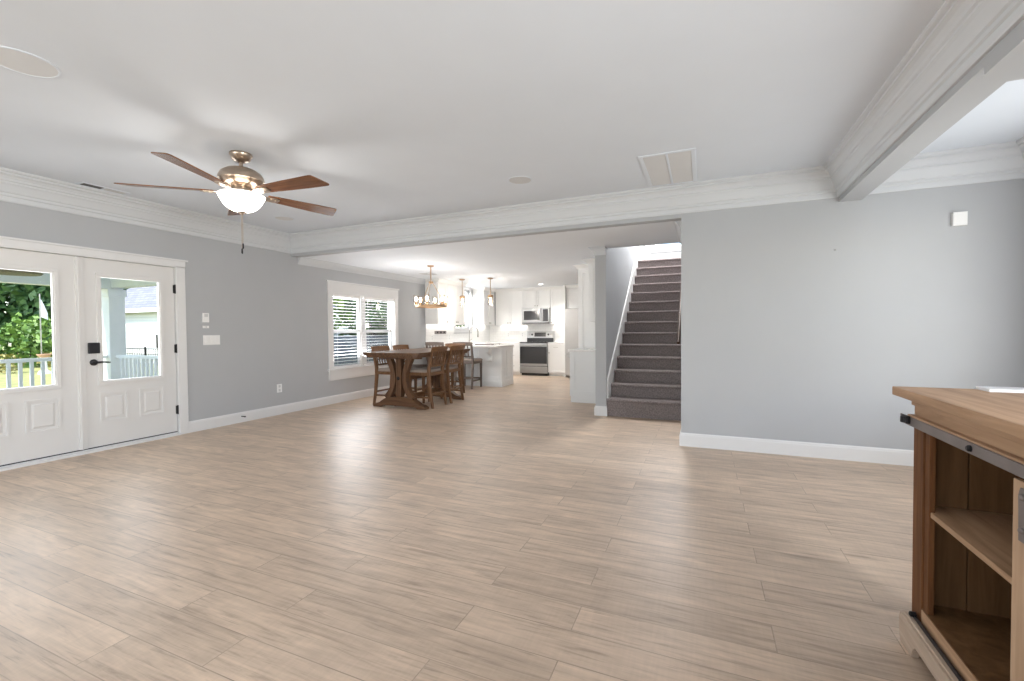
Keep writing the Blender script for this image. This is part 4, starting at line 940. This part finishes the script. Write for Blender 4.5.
# ------------------------------------------------------------------ chairs and stools (facing +y at zero rotation, origin under the seat)
def make_chair(name, label, cat, group, W, wmat, seat_z, back_top, seat_d, splay, nsl, frame_bar):
    t = thing(name, label, cat, (0, 0, 0), group)
    hw = W / 2; yb, yf = -seat_d / 2, seat_d / 2
    def B(n, mb, m_): return obj(n, mb, m_, t, 0.003, False, True)
    for s in (-1, 1):
        x = s * (hw - 0.022)
        B('leg', MB().bar([(x, yf - 0.025, 0), (x, yf - 0.025, seat_z - 0.06)], [(0.034, 0.034), (0.044, 0.044)]), wmat['z'])
        B('leg', MB().bar([(x, yb - splay * 0.75, 0), (x, yb - splay * 0.25, 0.22), (x, yb + 0.01, seat_z - 0.12), (x, yb + 0.01, seat_z + 0.03), (x, yb - splay * 0.35, seat_z + 0.17), (x, yb - splay, back_top - 0.01)],
                          [(0.036, 0.038), (0.038, 0.042), (0.042, 0.048), (0.042, 0.046), (0.040, 0.036), (0.036, 0.026)]), wmat['z'])
    B('seat_frame', MB().box(-hw, hw, yf - 0.045, yf - 0.004, seat_z - 0.085, seat_z - 0.03).box(-hw + 0.02, hw - 0.02, yb - 0.01, yb + 0.03, seat_z - 0.085, seat_z - 0.03)
      .box(-hw + 0.005, -hw + 0.04, yb + 0.03, yf - 0.045, seat_z - 0.085, seat_z - 0.03).box(hw - 0.04, hw - 0.005, yb + 0.03, yf - 0.045, seat_z - 0.085, seat_z - 0.03), wmat['x'])
    q = [(-hw + 0.035, yb + 0.025), (hw - 0.035, yb + 0.025), (hw + 0.004, yb + 0.06), (hw + 0.008, yf), (hw - 0.02, yf + 0.014), (-hw + 0.02, yf + 0.014), (-hw - 0.008, yf), (-hw - 0.004, yb + 0.06)]
    def sc(k, z): return [(a * k, b * k, z) for a, b in q]
    obj('seat_cushion', MB().loft([sc(0.97, seat_z - 0.032), sc(1.0, seat_z - 0.018), sc(0.985, seat_z + 0.002), sc(0.90, seat_z + 0.016), sc(0.6, seat_z + 0.022)]), SEATF, t, 0, True, True)
    zr = 0.17
    B('front_stretcher', MB().box(-hw + 0.03, hw - 0.03, yf - 0.036, yf - 0.014, zr + 0.01, zr + 0.045), wmat['x'])
    B('rear_stretcher', MB().box(-hw + 0.03, hw - 0.03, yb - splay * 0.4 - 0.011, yb - splay * 0.4 + 0.011, zr + 0.04, zr + 0.07), wmat['x'])
    for s in (-1, 1):
        x = s * (hw - 0.022)
        B('side_stretcher', MB().bar([(x, yb - splay * 0.3, zr), (x, yf - 0.04, zr)], (0.020, 0.030)), wmat['y'])
    yt = yb - splay
    def by(z):
        a = (z - (seat_z + 0.03)) / (back_top - 0.01 - seat_z - 0.03); return yb + 0.01 + (yt - yb - 0.01) * (a ** 0.9 if a > 0 else 0)
    # curved top rail and lower rail
    def rail(z0, z1, th, over):
        n = 9; rings = []
        for i in range(n):
            u = -1 + 2 * i / (n - 1); x = u * (hw - 0.02 + over); c = 0.022 * (u * u - 1)
            rings.append([(x, by(z0) + c - th / 2, z0), (x, by(z0) + c + th / 2, z0), (x, by(z1) + c + th / 2, z1 - 0.008 * u * u), (x, by(z1) + c - th / 2, z1 - 0.008 * u * u)])
        return MB().loft(rings)
    B('top_rail', rail(back_top - 0.085, back_top, 0.022, 0.026), wmat['x'])
    B('lower_rail', rail(seat_z + 0.055, seat_z + 0.09, 0.018, -0.005), wmat['x'])
    for i in range(nsl):
        u = -1 + 2 * (i + 1) / (nsl + 1); x = u * (hw - 0.03); c = 0.022 * (u * u - 1)
        z0, z1 = seat_z + 0.08, back_top - 0.07
        B('slat', MB().bar([(x, by(z0) + c, z0), (x, by((z0 + z1) / 2) + c, (z0 + z1) / 2), (x, by(z1) + c, z1)], (0.027 if nsl > 4 else 0.028, 0.012)), wmat['z'])
    return t
G_CH = 'slat-back chairs around the dining table'
ch0 = make_chair('dining_chair', 'brown slat-back chair at the near right corner of the table', 'chair', G_CH, 0.45, CHR, 0.61, 1.0, 0.42, 0.075, 5, False)
ch0.location = (-4.265, 6.30, 0); ch0.rotation_euler = (0, 0, PI / 2)
dup(ch0, (-4.255, 6.86, 0), PI / 2, 'brown slat-back chair second along the right side of the table')
dup(ch0, (-4.90, 6.28, 0), -PI / 2, 'brown slat-back chair on the window side nearest the viewer')
dup(ch0, (-4.90, 6.85, 0), -PI / 2, 'brown slat-back chair on the window side farther from the viewer')
dup(ch0, (-4.62, 7.60, 0), PI, 'slat-back chair at the far head of the table before the stools')
G_ST = 'stools along the peninsula'
st0 = make_chair('counter_stool', 'grey-brown slat-back stool at the peninsula, right of the two', 'stool', G_ST, 0.46, STL, 0.62, 1.01, 0.42, 0.05, 4, True)
st0.location = (-4.75, 8.68, 0)
dup(st0, (-5.46, 8.68, 0), 0.0, 'grey-brown slat-back stool at the peninsula, nearer the left wall')

# ------------------------------------------------------------------ wooden console with sliding doors
cz = thing('media_console', 'light brown wooden console with open shelves and sliding barn door', 'console', (0.98, 1.35, 0))
bx0, bx1 = 0.766, 1.16          # body front and back
ya, yb2 = 0.42, 2.235           # near and far ends
ZT0, ZT1 = 0.970, 1.005
obj('top_board', MB().box(0.726, 1.19, ya - 0.10, 2.335, ZT0, ZT1), CON['y'], cz, 0.003)
obj('frieze', MB().box(bx0, bx1, ya, yb2, 0.865, ZT0).box(bx0 - 0.010, bx0 + 0.002, ya, yb2, 0.945, ZT0), CON['y'], cz, 0.002)
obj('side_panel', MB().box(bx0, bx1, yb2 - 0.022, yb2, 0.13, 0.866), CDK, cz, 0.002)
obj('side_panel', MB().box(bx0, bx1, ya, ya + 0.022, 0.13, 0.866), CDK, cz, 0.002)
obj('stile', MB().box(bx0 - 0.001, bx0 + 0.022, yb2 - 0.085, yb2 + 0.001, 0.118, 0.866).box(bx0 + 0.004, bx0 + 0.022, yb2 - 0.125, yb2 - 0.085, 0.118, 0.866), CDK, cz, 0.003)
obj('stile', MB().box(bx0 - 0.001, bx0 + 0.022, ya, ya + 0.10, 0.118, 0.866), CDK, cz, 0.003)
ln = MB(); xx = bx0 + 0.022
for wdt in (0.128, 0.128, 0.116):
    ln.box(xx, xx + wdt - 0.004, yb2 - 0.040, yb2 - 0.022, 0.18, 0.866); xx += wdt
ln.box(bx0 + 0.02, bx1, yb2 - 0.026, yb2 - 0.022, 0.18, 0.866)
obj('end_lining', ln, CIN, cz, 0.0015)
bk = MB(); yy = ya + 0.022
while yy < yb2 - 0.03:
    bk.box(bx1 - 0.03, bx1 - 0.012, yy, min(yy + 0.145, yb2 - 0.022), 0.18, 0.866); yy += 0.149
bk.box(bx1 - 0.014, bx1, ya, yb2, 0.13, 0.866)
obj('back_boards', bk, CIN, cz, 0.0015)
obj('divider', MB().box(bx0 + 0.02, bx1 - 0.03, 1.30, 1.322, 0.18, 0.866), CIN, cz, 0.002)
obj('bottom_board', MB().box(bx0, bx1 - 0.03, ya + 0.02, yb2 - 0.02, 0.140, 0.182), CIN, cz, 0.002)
obj('front_rail', MB().box(bx0 - 0.002, bx0 + 0.020, ya + 0.10, 2.150, 0.126, 0.178), CON['y'], cz, 0.003)
obj('shelf', MB().box(bx0 + 0.008, bx1 - 0.03, 1.322, yb2 - 0.040, 0.546, 0.566), CON['y'], cz, 0.002)
obj('shelf', MB().box(bx0 + 0.008, bx1 - 0.03, ya + 0.02, 1.30, 0.546, 0.566), CON['y'], cz, 0.002)
pl = MB()
pf = [(ya - 0.03, 0.0), (ya + 0.07, 0.0), (ya + 0.085, 0.03), (ya + 0.12, 0.055), (2.09, 0.055), (2.115, 0.03), (2.125, 0.0), (2.222, 0.0), (2.237, 0.03), (2.237, 0.098), (2.228, 0.118), (ya - 0.02, 0.118), (ya - 0.03, 0.098)]
pl.prism(pf, 0.726, 0.752, 'x')
pl.box(0.735, bx0 + 0.01, ya - 0.01, 2.226, 0.100, 0.126)
obj('plinth', pl, PLI, cz, 0.003)
for yq in (2.212, ya):
    obj('plinth_side', MB().prism([(0.752, 0.0), (0.83, 0.0), (0.86, 0.05), (1.07, 0.05), (1.10, 0.0), (1.17, 0.0), (1.17, 0.126), (0.752, 0.118)], yq - 0.0, yq + 0.022, 'y'), CON['x'], cz, 0.003)
obj('bottom_guide', MB().box(0.750, 0.756, ya, 2.19, 0.126, 0.140).box(0.7535, 0.757, ya, 2.19, 0.126, 0.1275), BRONZE, cz)
obj('guide_stop', MB(Matrix.Translation((0.752, 2.175, 0.140)) @ Matrix.Rotation(-PI / 2, 4, 'Y')).lathe([(0.010, -0.005), (0.010, 0.012), (0.004, 0.016)], n=12), BLACK, cz, 0, True)
rl = obj('sliding_rail', MB().box(0.738, 0.744, ya - 0.12, 2.285, 0.868, 0.902), RAILM, cz, 0.0015)
obj('rail_batten', MB().box(0.744, bx0, ya, yb2, 0.880, 0.908), CON['y'], cz, 0.003)
for y in (2.215, 1.765, 1.31, 0.86):
    obj('rail_bolt', MB(Matrix.Translation((0.738, y, 0.885)) @ Matrix.Rotation(-PI / 2, 4, 'Y')).lathe([(0.010, -0.002), (0.010, 0.006), (0.006, 0.010)], n=12), BLACK, rl, 0, True)
obj('rail_stop', MB().box(0.724, 0.7375, 2.185, 2.232, 0.876, 0.906).lathe([(0.015, 0.0), (0.015, 0.024)], (0.728, 2.208, 0.878), 14), BLACK, rl, 0.003)
def barn(y0, y1):
    dmb = MB().box(0.7585, 0.7640, y0 + 0.06, y1 - 0.06, 0.20, 0.80)
    for a, b, c, d in ((y0, y0 + 0.075, 0.155, 0.853), (y1 - 0.075, y1, 0.155, 0.853), (y0 + 0.075, y1 - 0.075, 0.155, 0.235), (y0 + 0.075, y1 - 0.075, 0.773, 0.853)):
        dmb.box(0.7515, 0.7640, a, b, c, d)
    dmb.prism([(y0 + 0.075, 0.235), (y0 + 0.16, 0.235), (y1 - 0.075, 0.70), (y1 - 0.075, 0.773), (y1 - 0.16, 0.773), (y0 + 0.075, 0.31)], 0.753, 0.759, 'x')
    d = obj('sliding_door', dmb, CDOOR, cz, 0.002)
    for yy in (y0 + 0.05, y1 - 0.05):
        hm = MB().prism([(yy - 0.016, 0.70), (yy + 0.016, 0.70), (yy + 0.018, 0.78), (yy + 0.020, 0.815), (yy + 0.012, 0.838), (yy - 0.012, 0.838), (yy - 0.020, 0.815), (yy - 0.018, 0.78)], 0.7465, 0.7515, 'x')
        for z in (0.73, 0.815): hm.add(*(lambda q: (q.v, q.f))(MB(Matrix.Translation((0.7465, yy, z)) @ Matrix.Rotation(-PI / 2, 4, 'Y')).lathe([(0.009, -0.001), (0.009, 0.004), (0.005, 0.007)], n=10)))
        obj('door_hanger', hm, RAILM, d, 0.001)
barn(0.96, 1.592)
tag(obj('paper_folder', MB().prism([(0.985, 2.235), (1.18, 2.235), (1.18, 2.328), (0.985, 2.328)], ZT1, ZT1 + 0.012), PAPER, None, 0.002), 'flat pale paper folder lying at the far end of the console top', 'folder')

# ------------------------------------------------------------------ outside: porch, lawn, trees, neighbouring house
struct('porch_floor', MB().box(-9.05, XL - 0.16, -4.5, 4.6, -0.25, -0.05), PORCHF, 'concrete porch floor outside the glazed doors', 'porch')
struct('porch_ceiling', MB().box(-9.1, XL - 0.16, -4.5, 4.35, 2.16, 2.22), PORCHC, 'pale blue boarded porch ceiling', 'ceiling')
struct('porch_beam', MB().box(-9.0, -8.82, -4.5, 4.30, 1.97, 2.16).box(-8.82, XL - 0.16, 4.13, 4.30, 1.99, 2.16), PORCH, 'white beam around the porch edge', 'beam')
struct('sun_block_roof', MB().box(-9.15, 6.0, -7.0, 4.5, 2.95, 3.1).box(XL - 0.95, 3.2, 4.5, 13.0, 5.3, 5.45), SHINGLE, 'unseen roof slabs added over house and porch to block the sun', 'roof')  # out-of-view slabs with deep eaves, added to keep sun and sky out
struct('lawn_ground', MB().box(-90, 40, -60, 80, -0.6, -0.32), LAWN, 'sunlit lawn beyond the porch', 'lawn')
pp = thing('porch_post', 'square white porch post at the corner of the railing', 'post', (-8.91, 4.20, -0.05))
obj('shaft', MB().box(-9.02, -8.80, 4.09, 4.31, -0.05, 1.97), PORCH, pp, 0.004)
obj('base_block', MB().box(-9.04, -8.78, 4.07, 4.33, -0.05, 0.12), PORCH, pp, 0.004)
obj('cap_block', MB().box(-9.04, -8.78, 4.07, 4.33, 1.85, 1.969), PORCH, pp, 0.004)
r1 = thing('porch_railing', 'white porch railing facing the lawn', 'railing', (-8.91, 1.8, -0.05))
obj('top_rail', MB().box(-8.95, -8.87, -1.0, 4.0895, 0.85, 0.90), PORCH, r1, 0.006)
obj('bottom_rail', MB().box(-8.935, -8.885, -1.0, 4.088, 0.04, 0.09), PORCH, r1, 0.004)
y = 1.2
while y < 4.03:
    obj('baluster', MB().box(-8.928, -8.892, y - 0.018, y + 0.018, 0.09, 0.85), PORCH, r1); y += 0.118
r2 = thing('porch_railing', 'white porch railing returning from the corner post to the house', 'railing', (-7.4, 4.20, -0.05))
obj('top_rail', MB().box(-8.80, XL - 0.162, 4.16, 4.24, 0.85, 0.90), PORCH, r2, 0.006)
obj('bottom_rail', MB().box(-8.80, XL - 0.162, 4.175, 4.225, 0.04, 0.09), PORCH, r2, 0.004)
x = -8.70
while x < XL - 0.2:
    obj('baluster', MB().box(x - 0.018, x + 0.018, 4.182, 4.218, 0.09, 0.85), PORCH, r2); x += 0.112
pf_ = thing('porch_lamp', 'round woven lamp hanging flat under the porch ceiling', 'lamp', (-8.2, 2.80, 2.02))
obj('woven_shade', MB().lathe([(0.02, 2.10), (0.22, 2.085), (0.28, 2.055), (0.26, 2.03), (0.02, 2.02)], (-8.2, 2.80, 0), 28), WICKER, pf_, 0, True)
obj('stem', MB().tube([(-8.2, 2.80, 2.09), (-8.2, 2.80, 2.16)], 0.015, 8), BRONZE, pf_)

def leaves(mb, c, rad, n, size, rng):
    for i in range(n):
        while True:
            v = Vector((rng.uniform(-1, 1), rng.uniform(-1, 1), rng.uniform(-1, 1)))
            if 0.35 < v.length < 1: break
        bump = 1 + 0.22 * math.sin(5 * v.x + 3 * v.z + c[0]) * math.cos(4 * v.y - 3 * v.z)
        p = Vector(c) + Vector((v.x * rad[0], v.y * rad[1], v.z * rad[2])) * bump
        a = Vector((rng.gauss(0, 1), rng.gauss(0, 1), rng.gauss(0, 1))).normalized()
        b = a.orthogonal().normalized(); s = size * rng.uniform(0.6, 1.4)
        mb.add([tuple(p - a * s), tuple(p + b * s * 0.55), tuple(p + a * s), tuple(p - b * s * 0.55)], [(0, 1, 2, 3)])
    return mb
rng = random.Random(11)
def tree(name, label, cat, x, y, blobs, material, n, size, trunk_h, trunk_r, group):
    t = thing(name, label, cat, (x, y, -0.32), group)
    mb = MB()
    for dx, dy, z, rx, ry, rz in blobs: leaves(mb, (x + dx, y + dy, z), (rx, ry, rz), int(n * rx * rz / 4), size, rng)
    obj('foliage', mb, material, t)
    if trunk_h: obj('trunk', MB().tube([(x, y, -0.32), (x + 0.05, y, trunk_h * 0.5), (x, y + 0.05, trunk_h)], [trunk_r, trunk_r * 0.8, trunk_r * 0.5], 8), BARK, t, 0, True)
G_T = 'trees behind the lawn'
for i, (x, y, h, mt) in enumerate(((-36, 6.0, 6.5, LEAF1), (-36.5, 9.2, 7.5, LEAF1), (-36, 12.4, 6.8, LEAF1), (-36.5, 15.6, 7.6, LEAF1), (-36, 18.8, 7.2, LEAF1), (-36.5, 22.0, 7.0, LEAF1))):
    tree('leafy_tree', 'dark green tree in the row behind the lawn', 'tree', x, y, [(0, 0, h * 0.55, 2.3, 2.0, h * 0.42), (0.6, 0.9, h * 0.3, 1.8, 1.5, h * 0.3)], mt, 900, 0.26, h * 0.5, 0.18, G_T)
G_S = 'shrubs in front of the trees'
for i, (x, y, h, mt) in enumerate(((-29, 7.2, 1.5, LEAF2), (-30, 9.0, 1.7, LEAF2), (-29.5, 10.6, 1.8, LEAF2), (-31.0, 11.9, 1.7, LEAF2))):
    tree('green_shrub', 'bright green shrub in front of the trees', 'shrub', x, y, [(0, 0, h * 0.45, 1.2, 1.1, h * 0.75)], mt, 1500, 0.15, 0.6, 0.06, G_S)
for x, y in ((-25.6, 8.5), (-26.3, 10.2)):
    tree('yellow_shrub', 'low yellowish shrub at the lawn edge', 'shrub', x, y, [(0, 0, 0.10, 0.55, 0.5, 0.40)], LEAF3, 3500, 0.07, 0.3, 0.03, 'yellow shrubs at the lawn edge')
# shrubs outside dining and kitchen windows
for i, (x, y, h) in enumerate(((-8.9, 7.0, 2.9), (-9.3, 8.6, 3.2), (-8.8, 10.2, 3.0), (-9.4, 11.8, 3.3), (-9.0, 13.6, 3.0), (-9.6, 15.4, 3.2))):
    tree('garden_tree', 'leafy tree close outside the dining and kitchen windows', 'tree', x, y, [(0, 0, h * 0.70, 0.95, 0.95, h * 0.42)], LEAF2 if i % 2 else LEAF1, 3600, 0.10, h * 0.5, 0.08, 'trees outside the side windows')
gf = thing('privacy_fence', 'blue-grey board fence outside the dining window', 'fence', (-8.2, 10.5, -0.32))
fb = MB(); y = 6.2
while y < 18.0:
    fb.box(-7.73, -7.70, y, y + 0.138, -0.28, 1.15); y += 0.142
obj('boards', fb, mat('weathered_fence', (0.46, 0.51, 0.58), 0.8, noise=0.15, nscale=6), gf)
obj('rail', MB().box(-7.77, -7.73, 6.2, 18.0, 0.0, 0.09).box(-7.77, -7.73, 6.2, 18.0, 0.9, 0.99), BARK, gf)
for y in (6.25, 9.2, 12.1, 15.0, 17.9): obj('post', MB().box(-7.86, -7.77, y - 0.045, y + 0.045, -0.32, 1.2), BARK, gf)
fp = thing('garden_flag', 'white flag hanging on a thin pole beyond the lawn', 'flag', (-25.0, 9.32, -0.32))
obj('pole', MB().tube([(-25, 9.30, -0.32), (-25, 9.30, 2.9)], 0.022, 8), HARD, fp)
obj('cloth', MB().loft([[(-25 + 0.03 * math.sin(k), 9.30 + k * 0.06, 2.80 - 0.16 * k - 0.05), (-25 + 0.03 * math.sin(k) + 0.01, 9.30 + k * 0.06, 1.95 - 0.03 * k)] for k in range(5)], False, False), CLOTH, fp)
bb = thing('bird_bath', 'terracotta bird bath standing at the lawn edge', 'bird bath', (-24.0, 9.0, -0.32))
obj('pedestal', MB().lathe([(0.20, -0.32), (0.18, -0.25), (0.09, -0.15), (0.08, 0.25), (0.12, 0.32)], (-24.0, 9.0, 0), 18), CLOTH, bb, 0, True)
obj('basin', MB().lathe([(0.08, 0.30), (0.16, 0.36), (0.22, 0.44), (0.22, 0.46), (0.15, 0.40), (0.01, 0.38)], (-24.0, 9.0, 0), 24), CLAY, bb, 0, True)
nh = thing('neighbour_house', 'pale sided neighbouring house with grey shingle roof', 'house', (-26, 17, -0.32))
obj('siding_wall', MB().box(-31.2, -18, 14.0, 20, -0.32, 2.45), SIDING, nh)
rf = MB()
ex0, ex1, ey0, ey1, ez, rz = -31.7, -17.5, 13.5, 20.5, 2.48, 5.6
rf.add([(ex0, ey0, ez), (ex1, ey0, ez), (ex1, ey1, ez), (ex0, ey1, ez), (ex0 + 3.5, 17, rz), (ex1 - 3.5, 17, rz)], [(0, 1, 5, 4), (1, 2, 5), (2, 3, 4, 5), (3, 0, 4), (0, 3, 2, 1)])
obj('hip_roof', rf, SHINGLE, nh)
obj('fascia', MB().box(ex0, ex1, ey0 - 0.03, ey0 + 0.02, ez - 0.16, ez + 0.03), PORCH, nh)
for x in (-29.3, -25.6):
    wf = obj('window', frame_rect(MB(), 0, 0.05, -0.22, 0.22, 0, 0.8, 0.05), PORCH, nh, 0, False, True)
    wf.location = (x + 26, -3.05, 0.75); wf.rotation_euler = (0, 0, -PI / 2)
    ob = obj('pane', MB().box(0.01, 0.03, -0.18, 0.18, 0.04, 0.76), DGLASS, wf, 0, False, True); ob.location = (0, 0, 0)
mf = thing('metal_fence', 'black metal fence in front of the neighbouring house', 'fence', (-24, 12.6, -0.32))
obj('rail', MB().box(-29, -18, 12.59, 12.61, 0.50, 0.54).box(-29, -18, 12.59, 12.61, 0.25, 0.28).box(-29, -18, 12.59, 12.61, -0.20, -0.17), BLACK, mf)
pk = MB(); x = -29.0
while x < -18: pk.box(x - 0.008, x + 0.008, 12.592, 12.608, -0.25, 0.54); x += 0.14
obj('pickets', pk, BLACK, mf)
for x in (-29, -26.6, -24.2, -21.8, -19.4): obj('post', MB().box(x - 0.03, x + 0.03, 12.57, 12.63, -0.32, 0.62), BLACK, mf)
